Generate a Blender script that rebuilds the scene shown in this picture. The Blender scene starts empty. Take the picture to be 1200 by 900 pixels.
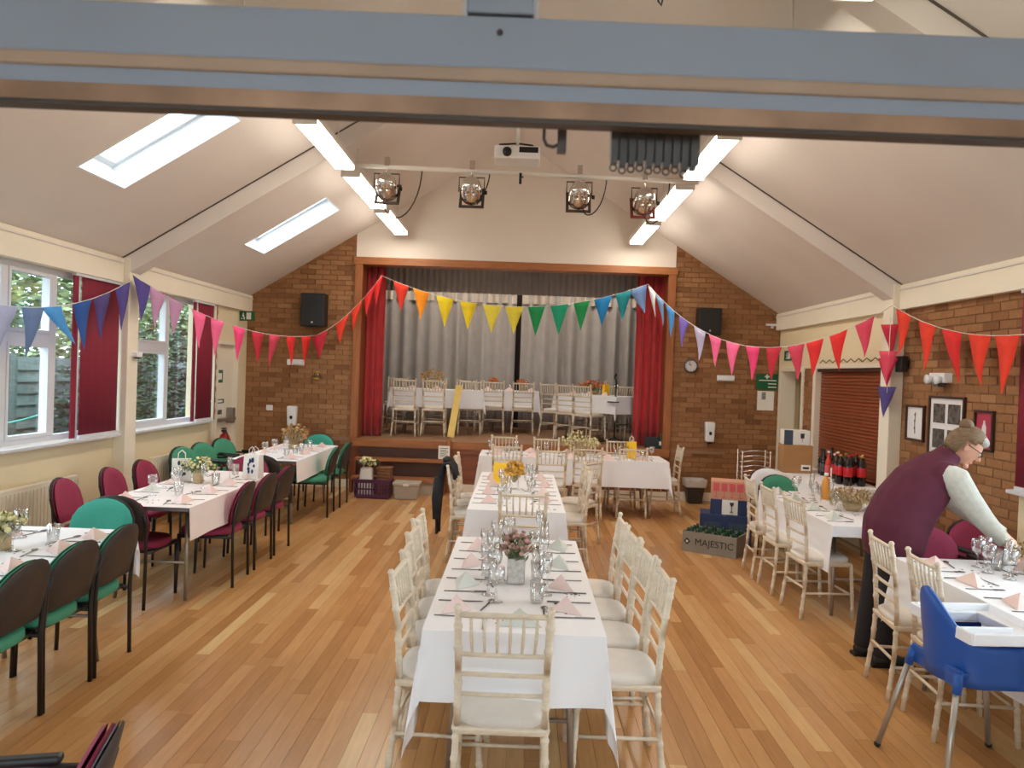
import bpy, math, random
from mathutils import Vector, Matrix
PI = math.pi
R = math.radians
random.seed(7)
scn = bpy.context.scene
COL = scn.collection

# ------------------------------------------------------------------ camera, world, exposure
CAM_POS = Vector((0.0, 0.0, 1.81))
YAW, PITCH, ROLL, FPX = -0.0113, -0.0128, 0.036, 914.0
def cam_axes():
    cy, sy, cp, sp = math.cos(YAW), math.sin(YAW), math.cos(PITCH), math.sin(PITCH)
    f = Vector((sy*cp, cy*cp, sp)); r = Vector((cy, -sy, 0)); u = r.cross(f)
    cr, sr = math.cos(ROLL), math.sin(ROLL)
    return r*cr + u*sr, u*cr - r*sr, f
_r, _u, _f = cam_axes()
cd = bpy.data.cameras.new('camera')
cd.sensor_width = 36.0
cd.lens = 36.0*FPX/1200.0
cd.clip_start = 0.05
cd.dof.use_dof = True
cd.dof.focus_distance = 5.0
cd.dof.aperture_fstop = 7.0
cam = bpy.data.objects.new('camera', cd)
COL.objects.link(cam)
cam.matrix_world = Matrix(((_r.x, _u.x, -_f.x, CAM_POS.x), (_r.y, _u.y, -_f.y, CAM_POS.y),
                           (_r.z, _u.z, -_f.z, CAM_POS.z), (0, 0, 0, 1)))
scn.camera = cam

w = bpy.data.worlds.new('overcast')
scn.world = w
w.use_nodes = True
bg = w.node_tree.nodes['Background']
bg.inputs[0].default_value = (0.78, 0.90, 1.0, 1)
bg.inputs[1].default_value = 6.5
vs = scn.view_settings
vs.view_transform = 'Standard'
vs.look = 'None'
vs.gamma = 1.0
vs.use_curve_mapping = False
vs.exposure = 0.25
TUBE_EMIT = 17.0
scn.cycles.max_bounces = 8
scn.cycles.diffuse_bounces = 5
scn.cycles.transparent_max_bounces = 24
scn.cycles.caustics_reflective = False
scn.cycles.caustics_refractive = False
scn.cycles.sample_clamp_indirect = 6.0

# ------------------------------------------------------------------ dimensions (metres)
XL, XR, D, EAVE, SLOPE = -4.17, 3.87, 11.77, 2.83, 0.622
XM = (XL + XR)/2
APEX = EAVE + SLOPE*(XR - XL)/2
Y0 = 1.0                      # the partition the camera looks through
STG = 0.76                    # stage height
TZ = 0.745                    # table height
FRAME_Y = (8.07, 4.37)

# ------------------------------------------------------------------ materials
def lin(c):
    c = c/255.0
    return c/12.92 if c <= 0.04045 else ((c+0.055)/1.055)**2.4
def rgb(r, g, b): return (lin(r), lin(g), lin(b), 1.0)
MATS = {}
def mat(name, col, rough=0.5, metal=0.0, var=0.06, scale=6.0, bump=0.0, bscale=60.0, spec=0.5, sheen=0.0,
        emit=None, estr=0.0, stretch=None, rand=0.0, trans=0.0, alpha=None):
    m = bpy.data.materials.new(name); m.use_nodes = True
    nt = m.node_tree; N = nt.nodes; L = nt.links
    b = N['Principled BSDF']
    geo = N.new('ShaderNodeNewGeometry')
    mp = N.new('ShaderNodeMapping'); L.new(geo.outputs['Position'], mp.inputs[0])
    if stretch: mp.inputs['Scale'].default_value = stretch
    nz = N.new('ShaderNodeTexNoise'); nz.inputs['Scale'].default_value = scale; nz.inputs['Detail'].default_value = 4
    L.new(mp.outputs[0], nz.inputs['Vector'])
    mr = N.new('ShaderNodeMapRange'); mr.inputs[3].default_value = 1-var*1.6; mr.inputs[4].default_value = 1+var*1.6
    mr.inputs[1].default_value = 0.25; mr.inputs[2].default_value = 0.75
    L.new(nz.outputs['Fac'], mr.inputs[0])
    val = mr.outputs[0]
    if rand:
        oi = N.new('ShaderNodeObjectInfo')
        ad = N.new('ShaderNodeMath'); ad.operation = 'ADD'
        L.new(oi.outputs['Random'], ad.inputs[0]); L.new(geo.outputs['Random Per Island'], ad.inputs[1])
        fr = N.new('ShaderNodeMath'); fr.operation = 'FRACT'; L.new(ad.outputs[0], fr.inputs[0])
        m2 = N.new('ShaderNodeMapRange'); m2.inputs[3].default_value = 1-rand; m2.inputs[4].default_value = 1+rand
        L.new(fr.outputs[0], m2.inputs[0])
        mu = N.new('ShaderNodeMath'); mu.operation = 'MULTIPLY'
        L.new(val, mu.inputs[0]); L.new(m2.outputs[0], mu.inputs[1]); val = mu.outputs[0]
    vm = N.new('ShaderNodeVectorMath'); vm.operation = 'SCALE'
    vm.inputs[0].default_value = col[:3]
    L.new(val, vm.inputs['Scale'])
    L.new(vm.outputs[0], b.inputs['Base Color'])
    b.inputs['Roughness'].default_value = rough
    b.inputs['Metallic'].default_value = metal
    b.inputs['Specular IOR Level'].default_value = spec
    if sheen: b.inputs['Sheen Weight'].default_value = sheen
    if trans: b.inputs['Transmission Weight'].default_value = trans
    if emit:
        b.inputs['Emission Color'].default_value = emit
        b.inputs['Emission Strength'].default_value = estr
    if bump:
        n2 = N.new('ShaderNodeTexNoise'); n2.inputs['Scale'].default_value = bscale
        L.new(mp.outputs[0], n2.inputs['Vector'])
        bp = N.new('ShaderNodeBump'); bp.inputs['Strength'].default_value = bump; bp.inputs['Distance'].default_value = 0.01
        L.new(n2.outputs['Fac'], bp.inputs['Height']); L.new(bp.outputs[0], b.inputs['Normal'])
    MATS[name] = m
    return m
def glass_mat(name, tint=(1, 1, 1, 1), refl=0.10, base=0.0):
    m = bpy.data.materials.new(name); m.use_nodes = True
    nt = m.node_tree; N = nt.nodes; L = nt.links
    N.remove(N['Principled BSDF'])
    out = N['Material Output']
    tr = N.new('ShaderNodeBsdfTransparent'); tr.inputs[0].default_value = tint
    gl = N.new('ShaderNodeBsdfGlossy'); gl.inputs['Roughness'].default_value = 0.03
    lw = N.new('ShaderNodeLayerWeight'); lw.inputs[0].default_value = 0.35
    mr = N.new('ShaderNodeMapRange'); mr.inputs[3].default_value = base; mr.inputs[4].default_value = base + refl*6
    L.new(lw.outputs['Facing'], mr.inputs[0])
    mx = N.new('ShaderNodeMixShader')
    L.new(mr.outputs[0], mx.inputs[0]); L.new(tr.outputs[0], mx.inputs[1]); L.new(gl.outputs[0], mx.inputs[2])
    L.new(mx.outputs[0], out.inputs['Surface'])
    MATS[name] = m
    return m
def ramp_mat(name, cols, rough, stretch, scale, grain=0.10, bump=0.0, spec=0.5, patch=0.0):
    """pieces (boards, bricks): colour picked per piece from a ramp, plus grain"""
    m = bpy.data.materials.new(name); m.use_nodes = True
    nt = m.node_tree; N = nt.nodes; L = nt.links
    b = N['Principled BSDF']
    geo = N.new('ShaderNodeNewGeometry'); oi = N.new('ShaderNodeObjectInfo')
    ad = N.new('ShaderNodeMath'); ad.operation = 'ADD'
    L.new(oi.outputs['Random'], ad.inputs[0]); L.new(geo.outputs['Random Per Island'], ad.inputs[1])
    fr = N.new('ShaderNodeMath'); fr.operation = 'FRACT'; L.new(ad.outputs[0], fr.inputs[0])
    cr = N.new('ShaderNodeValToRGB')
    el = cr.color_ramp.elements
    while len(el) < len(cols): el.new(0.5)
    for e, (p, c) in zip(el, cols): e.position = p; e.color = c
    L.new(fr.outputs[0], cr.inputs[0])
    mp = N.new('ShaderNodeMapping'); mp.inputs['Scale'].default_value = stretch
    L.new(geo.outputs['Position'], mp.inputs[0])
    nz = N.new('ShaderNodeTexNoise'); nz.inputs['Scale'].default_value = scale; nz.inputs['Detail'].default_value = 6
    L.new(mp.outputs[0], nz.inputs['Vector'])
    mr = N.new('ShaderNodeMapRange'); mr.inputs[1].default_value = .25; mr.inputs[2].default_value = .75
    mr.inputs[3].default_value = 1-grain; mr.inputs[4].default_value = 1+grain
    L.new(nz.outputs['Fac'], mr.inputs[0])
    val = mr.outputs[0]
    if patch:
        n3 = N.new('ShaderNodeTexNoise'); n3.inputs['Scale'].default_value = 1.3
        L.new(geo.outputs['Position'], n3.inputs['Vector'])
        m3 = N.new('ShaderNodeMapRange'); m3.inputs[1].default_value = .3; m3.inputs[2].default_value = .7
        m3.inputs[3].default_value = 1-patch; m3.inputs[4].default_value = 1+patch
        L.new(n3.outputs['Fac'], m3.inputs[0])
        mu = N.new('ShaderNodeMath'); mu.operation = 'MULTIPLY'; L.new(val, mu.inputs[0]); L.new(m3.outputs[0], mu.inputs[1])
        val = mu.outputs[0]
    vm = N.new('ShaderNodeVectorMath'); vm.operation = 'SCALE'
    L.new(cr.outputs[0], vm.inputs[0]); L.new(val, vm.inputs['Scale'])
    L.new(vm.outputs[0], b.inputs['Base Color'])
    b.inputs['Roughness'].default_value = rough
    b.inputs['Specular IOR Level'].default_value = spec
    if bump:
        bp = N.new('ShaderNodeBump'); bp.inputs['Strength'].default_value = bump; bp.inputs['Distance'].default_value = .004
        L.new(nz.outputs['Fac'], bp.inputs['Height']); L.new(bp.outputs[0], b.inputs['Normal'])
    MATS[name] = m
    return m

mat('ceiling_white', rgb(226, 219, 214), .85, var=.02, scale=1.5, bump=.03, bscale=40)
mat('cream', rgb(236, 222, 188), .6, var=.02, scale=2, bump=.03)
mat('pale_cream', rgb(238, 230, 212), .55, var=.02, scale=2)
mat('gable_white', rgb(232, 224, 214), .8, var=.02, scale=1.5, bump=.04)
mat('mortar', rgb(134, 96, 66), .9, var=.08, scale=20)
mat('upvc', rgb(214, 216, 222), .3, var=.01)
mat('paint_grey', rgb(150, 156, 168), .45, var=.04, scale=3)
mat('strip_tan', rgb(178, 150, 128), .35, var=.12, scale=5)
mat('strip_brass', rgb(176, 142, 118), .28, metal=.6, var=.25, scale=7)
mat('dark_edge', rgb(70, 58, 50), .5, var=.1)
mat('stage_wood', rgb(160, 100, 54), .4, var=.14, scale=3, stretch=(1.2, 8, 10))
mat('stage_wood_v', rgb(154, 94, 48), .4, var=.14, scale=3, stretch=(10, 8, 1))
mat('panel_wood', rgb(134, 74, 42), .4, var=.14, scale=3, stretch=(1.2, 8, 10))
mat('riser_dark', rgb(70, 40, 28), .5, var=.12, scale=4)
mat('stage_deck', rgb(150, 112, 82), .5, var=.08, scale=3, stretch=(1, 6, 6))
mat('stage_black', rgb(60, 48, 42), .9, var=.1)
mat('red_velvet', rgb(176, 34, 40), .85, var=.08, scale=8, sheen=.3)
mat('maroon_blind', rgb(132, 24, 50), .75, var=.03, scale=3)
mat('grey_curtain', rgb(170, 164, 160), .7, var=.05, scale=5, sheen=.2)
mat('grey_heading', rgb(206, 196, 184), .7, var=.05, scale=5)
mat('white_cloth', rgb(240, 240, 244), .75, var=.012, scale=3, bump=.05, bscale=14)
mat('pink_cloth', rgb(238, 228, 226), .75, var=.015, scale=3)
mat('lime_chair', rgb(220, 206, 184), .5, var=.07, scale=25, stretch=(1, 1, 3))
mat('cushion_cream', rgb(220, 212, 202), .8, var=.03, scale=10, bump=.05, bscale=200)
mat('black_frame', rgb(32, 30, 31), .4, var=.05)
mat('brown_shell', rgb(52, 42, 38), .55, var=.05)
mat('teal_fabric', rgb(60, 160, 142), .8, var=.04, scale=60, bump=.08, bscale=400)
mat('green_fabric', rgb(70, 150, 120), .8, var=.04, scale=60, bump=.08, bscale=400)
mat('maroon_fabric', rgb(146, 44, 76), .8, var=.04, scale=60, bump=.08, bscale=400)
mat('table_board', rgb(96, 88, 92), .5, var=.08)
mat('table_steel', rgb(168, 160, 152), .35, metal=.7, var=.04)
mat('blue_plastic', rgb(28, 84, 168), .35, var=.02)
mat('white_plastic', rgb(236, 238, 242), .3, var=.01)
mat('grey_tube', rgb(180, 176, 170), .35, metal=.6, var=.03)
mat('black_plastic', rgb(24, 24, 26), .45, var=.04)
mat('chrome', rgb(210, 205, 200), .18, metal=1, var=.05)
mat('steel_cutlery', rgb(130, 128, 128), .25, metal=.9, var=.05)
mat('napkin_pink', rgb(232, 206, 200), .85, var=.02, scale=12)
mat('napkin_grey', rgb(212, 214, 206), .85, var=.02, scale=12)
mat('flower_dusty', rgb(178, 134, 124), .8, var=.2, scale=40, rand=.3)
mat('flower_tan', rgb(176, 138, 88), .8, var=.2, scale=40, rand=.3)
mat('flower_gold', rgb(206, 150, 52), .6, var=.25, scale=50, rand=.3)
mat('flower_cream', rgb(222, 214, 160), .8, var=.12, scale=30, rand=.15)
mat('flower_orange', rgb(204, 110, 50), .8, var=.2, scale=30, rand=.25)
mat('stem_green', rgb(112, 122, 84), .8, var=.2, scale=30, rand=.25)
mat('stem_straw', rgb(190, 170, 130), .8, var=.2, scale=30, rand=.25)
mat('tin', rgb(190, 186, 180), .3, metal=.7, var=.2, scale=40)
mat('hessian', rgb(190, 166, 128), .9, var=.1, scale=40)
mat('confetti_black', rgb(40, 38, 44), .5)
mat('yellow_board', rgb(238, 206, 116), .6, var=.04)
mat('yellow_card', rgb(250, 200, 40), .7, var=.03)
mat('peach', rgb(240, 190, 140), .7)
mat('purple_plastic', rgb(86, 36, 74), .4, var=.05)
mat('storage_grey', rgb(168, 160, 148), .4, var=.04)
mat('lid_grey', rgb(184, 176, 160), .4, var=.04)
mat('wicker', rgb(128, 86, 56), .8, var=.3, scale=60)
mat('bag_white', rgb(232, 228, 220), .6, var=.05)
mat('kraft', rgb(176, 130, 84), .8, var=.05, scale=8)
mat('navy_card', rgb(40, 54, 96), .6, var=.05)
mat('slate_card', rgb(60, 76, 92), .6, var=.05)
mat('rose_card', rgb(214, 90, 96), .6, var=.05)
mat('salmon_card', rgb(206, 150, 124), .7, var=.05)
mat('paper', rgb(240, 238, 230), .8, var=.02)
mat('ink', rgb(30, 32, 40), .7)
mat('crate_grey', rgb(140, 136, 128), .6, var=.06)
mat('bottle_green', rgb(20, 60, 36), .15, var=.1)
mat('bottle_dark', rgb(36, 20, 20), .12, var=.1)
mat('cola', rgb(30, 14, 12), .12, var=.1)
mat('cola_label', rgb(196, 24, 36), .4, var=.03)
mat('rose_wine', rgb(206, 60, 50), .15, var=.05)
mat('amber', rgb(226, 150, 60), .2, var=.05)
mat('gold_cap', rgb(214, 170, 70), .3, metal=.6)
mat('sign_green', rgb(18, 96, 60), .5, var=.02)
mat('sign_white', rgb(236, 240, 234), .5, var=.01)
mat('clock_face', rgb(216, 214, 216), .4)
mat('clock_rim', rgb(80, 76, 84), .4)
mat('extinguisher_red', rgb(190, 24, 28), .3, var=.03)
mat('frame_brown', rgb(64, 36, 26), .5, var=.08)
mat('poster_rose', rgb(176, 60, 84), .6, var=.05)
mat('poster_white', rgb(232, 230, 230), .6, var=.02)
mat('photo_grey', rgb(90, 84, 80), .5, var=.7, scale=24)
mat('shutter_wood', rgb(140, 70, 40), .45, var=.10, scale=4, stretch=(6, 1, 12), rand=.06)
mat('door_cream', rgb(232, 216, 160), .5, var=.03)
mat('radiator', rgb(226, 218, 200), .4, var=.02)
mat('fence_wood', rgb(92, 106, 104), .85, var=.18, scale=4, stretch=(4, 1, 8), rand=.25)
mat('ground', rgb(104, 104, 96), .9, var=.15, scale=2)
mat('leaf', rgb(132, 150, 110), .7, var=.3, scale=3, rand=.45)
mat('leaf_dark', rgb(60, 82, 62), .7, var=.3, scale=3, rand=.45)
mat('hose', rgb(70, 170, 160), .5)
mat('cable_black', rgb(26, 24, 24), .5)
mat('gel_red', rgb(120, 50, 44), .4, var=.1)
mat('gel_frame', rgb(70, 60, 54), .5, var=.2, scale=20)
mat('bin_grey', rgb(52, 48, 48), .5, var=.04)
mat('liner', rgb(200, 198, 196), .35, var=.1, scale=14, bump=.5, bscale=30)
mat('coat', rgb(30, 30, 34), .9, var=.1, scale=10)
mat('vest', rgb(88, 30, 52), .85, var=.08, scale=14, bump=.15, bscale=30)
mat('sleeve', rgb(198, 196, 186), .9, var=.06, scale=30, bump=.1, bscale=120)
mat('trousers', rgb(34, 32, 36), .9, var=.1)
mat('skin', rgb(224, 168, 142), .55, var=.04, scale=20)
mat('hair', rgb(122, 96, 70), .7, var=.25, scale=30, stretch=(1, 1, 4))
mat('hair_grey', rgb(186, 180, 172), .7, var=.15, scale=30)
mat('shoe', rgb(28, 26, 28), .5)
mat('magenta_scarf', rgb(70, 50, 150), .8)
mat('black_screen', rgb(40, 46, 50), .3)
mat('skylight_reveal', rgb(236, 240, 242), .6, var=.01)
mat('fixture_white', rgb(226, 222, 214), .5, var=.01)
mat('diffuser', (1, 1, 1, 1), .5, var=0, emit=(1.0, 0.90, 0.76, 1), estr=TUBE_EMIT)
mat('stage_tube', (1, 1, 1, 1), .5, var=0, emit=(1.0, 0.88, 0.74, 1), estr=30.0)
mat('lobby_tube', (1, 1, 1, 1), .5, var=0, emit=(0.9, 0.95, 1.0, 1), estr=6.0)
glass_mat('pane_glass', (.96, .985, .98, 1), .05, .015)
glass_mat('drink_glass', (.985, .99, .99, 1), .13, .06)
ramp_mat('floor_board', [(0, rgb(178, 128, 78)), (.3, rgb(193, 142, 89)), (.6, rgb(201, 151, 98)), (.88, rgb(209, 161, 108)), (1, rgb(226, 190, 136))],
         .24, (14, 1.1, 1), 3.0, grain=.10, patch=.05)
ramp_mat('brick_face', [(0, rgb(128, 88, 58)), (.12, rgb(146, 104, 70)), (.55, rgb(155, 112, 77)), (.85, rgb(160, 117, 81)), (1, rgb(167, 124, 88))],
         .9, (1, 1, 1), 30.0, grain=.12, bump=.3, spec=.2, patch=.06)
FLAGC = dict(red=(226, 44, 44), crimson=(196, 40, 62), scarlet=(232, 62, 40), orange=(246, 150, 30), yellow=(240, 214, 40), lemon=(226, 210, 70),
             green=(24, 140, 78), emerald=(20, 150, 110), teal=(24, 130, 140), blue=(24, 124, 186), sky=(70, 150, 220), pale_blue=(130, 176, 224),
             white=(232, 232, 238), lilac=(196, 190, 226), violet=(120, 100, 190), purple=(84, 72, 150), slate=(104, 132, 180), pink=(250, 110, 160),
             hot_pink=(244, 70, 130), rose=(216, 70, 96), mauve=(196, 150, 190), deep_blue=(36, 84, 160), navy_purple=(78, 66, 128), periwinkle=(172, 184, 222))
for k, v in FLAGC.items(): mat('flag_'+k, rgb(*v), .85, var=.03, scale=20)

# ------------------------------------------------------------------ mesh helpers
def basis_from_dir(d):
    d = d.normalized()
    a = Vector((0, 0, 1)) if abs(d.z) < .9 else Vector((1, 0, 0))
    x = d.cross(a).normalized(); y = d.cross(x).normalized()
    return x, y
class MB:
    def __init__(s): s.v = []; s.f = []; s.sm = []
    def add(s, vs, fs, smooth=False):
        n = len(s.v); s.v.extend(tuple(p) for p in vs)
        for f in fs: s.f.append(tuple(i+n for i in f)); s.sm.append(smooth)
        return s
    def box(s, x0, x1, y0, y1, z0, z1):
        vs = [(x, y, z) for z in (z0, z1) for y in (y0, y1) for x in (x0, x1)]
        return s.add(vs, [(0, 2, 3, 1), (4, 5, 7, 6), (0, 1, 5, 4), (2, 6, 7, 3), (0, 4, 6, 2), (1, 3, 7, 5)])
    def tbox(s, cx, cy, z0, z1, ax, ay, bx, by):
        """tapered box: half sizes a at z0, b at z1"""
        vs = [(cx-ax, cy-ay, z0), (cx+ax, cy-ay, z0), (cx-ax, cy+ay, z0), (cx+ax, cy+ay, z0),
              (cx-bx, cy-by, z1), (cx+bx, cy-by, z1), (cx-bx, cy+by, z1), (cx+bx, cy+by, z1)]
        return s.add(vs, [(0, 2, 3, 1), (4, 5, 7, 6), (0, 1, 5, 4), (2, 6, 7, 3), (0, 4, 6, 2), (1, 3, 7, 5)])
    def tube(s, pts, r, seg=8, cap=True):
        pts = [Vector(p) for p in pts]; n = len(pts)
        rs = r if isinstance(r, (list, tuple)) else [r]*n
        x = None; rings = []
        for i, p in enumerate(pts):
            d = (pts[min(i+1, n-1)] - pts[max(i-1, 0)])
            if d.length < 1e-9: d = Vector((0, 0, 1))
            d.normalize()
            if x is None: x, y = basis_from_dir(d)
            else:
                x = (x - d*x.dot(d))
                if x.length < 1e-6: x, y = basis_from_dir(d)
                x.normalize(); y = d.cross(x)
            rings.append([p + (x*math.cos(a) + y*math.sin(a))*rs[i] for a in [2*PI*k/seg for k in range(seg)]])
        vs = [q for rg in rings for q in rg]; fs = []
        for i in range(n-1):
            for k in range(seg):
                a = i*seg+k; b = i*seg+(k+1) % seg
                fs.append((a, b, b+seg, a+seg))
        s.add(vs, fs, True)
        if cap:
            m = len(s.v)-len(vs)
            s.f.append(tuple(m+k for k in reversed(range(seg)))); s.sm.append(False)
            s.f.append(tuple(m+(n-1)*seg+k for k in range(seg))); s.sm.append(False)
        return s
    def lathe(s, prof, seg=12, c=(0, 0, 0), smooth=True):
        vs = []; fs = []
        for r, z in prof:
            for k in range(seg):
                a = 2*PI*k/seg; vs.append((c[0]+r*math.cos(a), c[1]+r*math.sin(a), c[2]+z))
        for i in range(len(prof)-1):
            for k in range(seg):
                a = i*seg+k; b = i*seg+(k+1) % seg
                fs.append((a, b, b+seg, a+seg))
        return s.add(vs, fs, smooth)
    def prism(s, poly, t, origin=(0, 0, 0), ex=(1, 0, 0), ey=(0, 0, 1), smooth=False):
        """polygon in the ex/ey plane, extruded t along ex x ey"""
        o = Vector(origin); ex = Vector(ex); ey = Vector(ey); n = ex.cross(ey)
        a = [o+ex*p[0]+ey*p[1] for p in poly]; b = [p+n*t for p in a]; k = len(poly)
        s.add(a+b, [tuple(reversed(range(k))), tuple(range(k, 2*k))] + [(i, (i+1) % k, (i+1) % k+k, i+k) for i in range(k)])
        return s
    def ball(s, c, rx, ry=None, rz=None, seg=10, rings=6):
        ry = ry or rx; rz = rz or rx
        vs = []; fs = []
        for i in range(rings+1):
            t = PI*i/rings
            for k in range(seg):
                a = 2*PI*k/seg
                vs.append((c[0]+rx*math.sin(t)*math.cos(a), c[1]+ry*math.sin(t)*math.sin(a), c[2]+rz*math.cos(t)))
        for i in range(rings):
            for k in range(seg):
                a = i*seg+k; b = i*seg+(k+1) % seg
                fs.append((a, a+seg, b+seg, b))
        return s.add(vs, fs, True)
    def xf(s, M):
        s.v = [tuple(M @ Vector(p)) for p in s.v]; return s
    def mesh(s, name, m):
        me = bpy.data.meshes.new(name)
        me.from_pydata(s.v, [], s.f)
        me.polygons.foreach_set('use_smooth', s.sm)
        me.materials.append(MATS[m] if isinstance(m, str) else m)
        me.update()
        return me
    def build(s, name, m, parent=None, loc=None, bevel=0.0, kind=None, label=None):
        o = bpy.data.objects.new(name, s.mesh(name, m))
        COL.objects.link(o)
        if parent is not None: o.parent = parent
        if loc is not None: o.location = loc
        if bevel:
            b = o.modifiers.new('bevel', 'BEVEL'); b.width = bevel; b.segments = 2; b.limit_method = 'ANGLE'
        if kind: o['kind'] = kind
        if label: o['label'] = label
        return o
def link(name, me, parent=None, loc=(0, 0, 0), rz=0.0, scale=None):
    o = bpy.data.objects.new(name, me); COL.objects.link(o)
    o.parent = parent; o.location = loc; o.rotation_euler = (0, 0, rz)
    if scale: o.scale = scale
    return o
def tag(o, label, cat, group=None):
    o['label'] = label; o['category'] = cat
    if group: o['group'] = group
    return o
def thing(name, label, cat, loc=(0, 0, 0), rz=0.0, group=None):
    o = bpy.data.objects.new(name, None); COL.objects.link(o)
    o.empty_display_size = .1
    o.location = loc; o.rotation_euler = (0, 0, rz)
    return tag(o, label, cat, group)
def struct(o): o['kind'] = 'structure'; return o
def struct_empty(name, loc=(0, 0, 0), rz=0.0):
    o = bpy.data.objects.new(name, None); COL.objects.link(o); o.location = loc; o.rotation_euler = (0, 0, rz); o['kind'] = 'structure'
    return o
KIDS = {}
def kids(o):
    return [c for c in bpy.data.objects if c.parent == o]
def copy_tree(root, loc, rz, label=None, group=None, tree=None):
    r = root.copy(); COL.objects.link(r); r.location = loc; r.rotation_euler = (0, 0, rz)
    if label: r['label'] = label
    if group: r['group'] = group
    for ch, subs in (tree or []):
        c = ch.copy(); COL.objects.link(c); c.parent = r
        for g in subs:
            d = g.copy(); COL.objects.link(d); d.parent = c
    return r
def tree_of(root): return [(c, kids(c)) for c in kids(root)]
class Proto:
    """first placing moves the original, later ones copy it with its parts"""
    def __init__(s, root): s.root = root; s.tree = tree_of(root); s.used = False
    def put(s, loc, rz, label, group=None):
        if not s.used:
            s.used = True; r = s.root; r.location = loc; r.rotation_euler = (0, 0, rz); r['label'] = label
            if group: r['group'] = group
            return r
        return copy_tree(s.root, loc, rz, label, group, s.tree)
def text_mesh(txt, size, m, extrude=0.001, align='CENTER'):
    cu = bpy.data.curves.new('lettering', 'FONT'); cu.body = txt; cu.size = size; cu.extrude = extrude
    cu.align_x = align; cu.align_y = 'CENTER'
    o = bpy.data.objects.new('tmp', cu)
    me = bpy.data.meshes.new_from_object(o)
    bpy.data.objects.remove(o); me.materials.clear(); me.materials.append(MATS[m])
    return me
def put_text(txt, size, m, parent, loc, rot, bold=0):
    o = bpy.data.objects.new('lettering', text_mesh(txt, size, m)); COL.objects.link(o)
    o.parent = parent; o.location = loc; o.rotation_euler = rot
    return o
FACE_CAM = (PI/2, 0, 0)        # lettering that faces -y
def rot2(x, y, a): return (x*math.cos(a)-y*math.sin(a), x*math.sin(a)+y*math.cos(a))
ORD = ['first', 'second', 'third', 'fourth', 'fifth', 'sixth']

# ================================================================== THE SETTING
# ---- floor: slab plus oak strips laid along the hall
floor = struct(MB().box(XL-.3, XR+.3, Y0-.1, D+.3, -.12, -.012).build('floor', 'mortar'))
unit = MB().box(-.5, .5, -.5, .5, -1, 0)
plank_me = unit.mesh('plank', 'floor_board')
PW = 0.085
planks = []
x = XL
while x < XR-.001:
    x1 = min(x+PW, XR); y = Y0 - random.uniform(0, 1.4)
    while y < D:
        L_ = random.uniform(.7, 2.1); ya = max(y, Y0); yb = min(y+L_, D)
        if yb-ya > .05: planks.append((x, x1, ya, yb))
        y += L_
    x = x1
def plank_score(p):
    cx, cy = (p[0]+p[1])/2, max(3.7, p[2])
    if p[3] < 3.7 or abs(cx)/max(p[3], 3.7) > .66: return 99
    return cy + (0.0 if abs(cx) > .45 else 1.2)
planks.sort(key=plank_score)
for (xa, xb, ya, yb) in planks[:300]:
    link('plank', plank_me, floor, ((xa+xb)/2, (ya+yb)/2, 0), 0, (xb-xa-.0016, yb-ya-.002, .012))
rest = MB()
for (xa, xb, ya, yb) in planks[300:]: rest.box(xa+.0008, xb-.0008, ya+.001, yb-.001, -.012, 0)
rest.build('plank', 'floor_board', floor, kind='stuff')

# ---- ceiling: two slopes with two roof windows in the window-side slope
def cz(x): return EAVE + SLOPE*min(x-XL, XR-x)
CT = .27
ceil_mb = MB()
def slope_piece(mb, x0, x1, y0, y1, t0=0.0, t1=CT):
    sg = -1 if (x0+x1)/2 < XM else 1
    nx, nz = sg*SLOPE/math.hypot(1, SLOPE), 1/math.hypot(1, SLOPE)
    mb.prism([(x0+nx*t0, cz(x0)+nz*t0), (x1+nx*t0, cz(x1)+nz*t0), (x1+nx*t1, cz(x1)+nz*t1), (x0+nx*t1, cz(x0)+nz*t1)], y1-y0, (0, y1, 0))
SKY = [(-3.46, -2.46, 5.94, 6.66), (-3.46, -2.46, 9.53, 10.28)]
ys = [Y0-.1, 5.94, 6.66, 9.53, 10.28, D+.3]
for a, b in zip(ys, ys[1:]):
    hole = any(abs(a-s[2]) < .01 for s in SKY)
    if hole:
        slope_piece(ceil_mb, XL-.3, -3.46, a, b); slope_piece(ceil_mb, -2.46, XM, a, b)
    else: slope_piece(ceil_mb, XL-.3, XM, a, b)
slope_piece(ceil_mb, XM, XR+.3, Y0-.1, D+.3)
ceil_mb.prism([(XM-.3, APEX-.1), (XM, APEX+.02), (XM+.3, APEX-.1), (XM+.3, APEX+.5), (XM-.3, APEX+.5)], D+.4-Y0, (0, D+.3, 0))
ceiling = struct(ceil_mb.build('ceiling', 'ceiling_white'))
for i, (x0, x1, y0, y1) in enumerate(SKY):
    r = struct_empty('window_%d' % (i+5), (0, 0, 0))
    rv = MB(); e = .014
    slope_piece(rv, x0, x1, y0, y0+e, -.004, CT); slope_piece(rv, x0, x1, y1-e, y1, -.004, CT)
    slope_piece(rv, x0, x0+e, y0+e, y1-e, -.004, CT); slope_piece(rv, x1-e, x1, y0+e, y1-e, -.004, CT)
    rv.build('reveal', 'skylight_reveal', r)
    fr = MB(); k = .045
    x0, x1, y0, y1 = x0+e, x1-e, y0+e, y1-e
    slope_piece(fr, x0, x1, y0, y0+k, CT-.07, CT-.01); slope_piece(fr, x0, x1, y1-k, y1, CT-.07, CT-.01)
    slope_piece(fr, x0, x0+k, y0+k, y1-k, CT-.07, CT-.01); slope_piece(fr, x1-k, x1, y0+k, y1-k, CT-.07, CT-.01)
    fr.build('frame', 'upvc', r)
    pn = MB(); slope_piece(pn, x0+k, x1-k, y0+k, y1-k, CT-.05, CT-.04); pn.build('pane', 'pane_glass', r)

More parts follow.
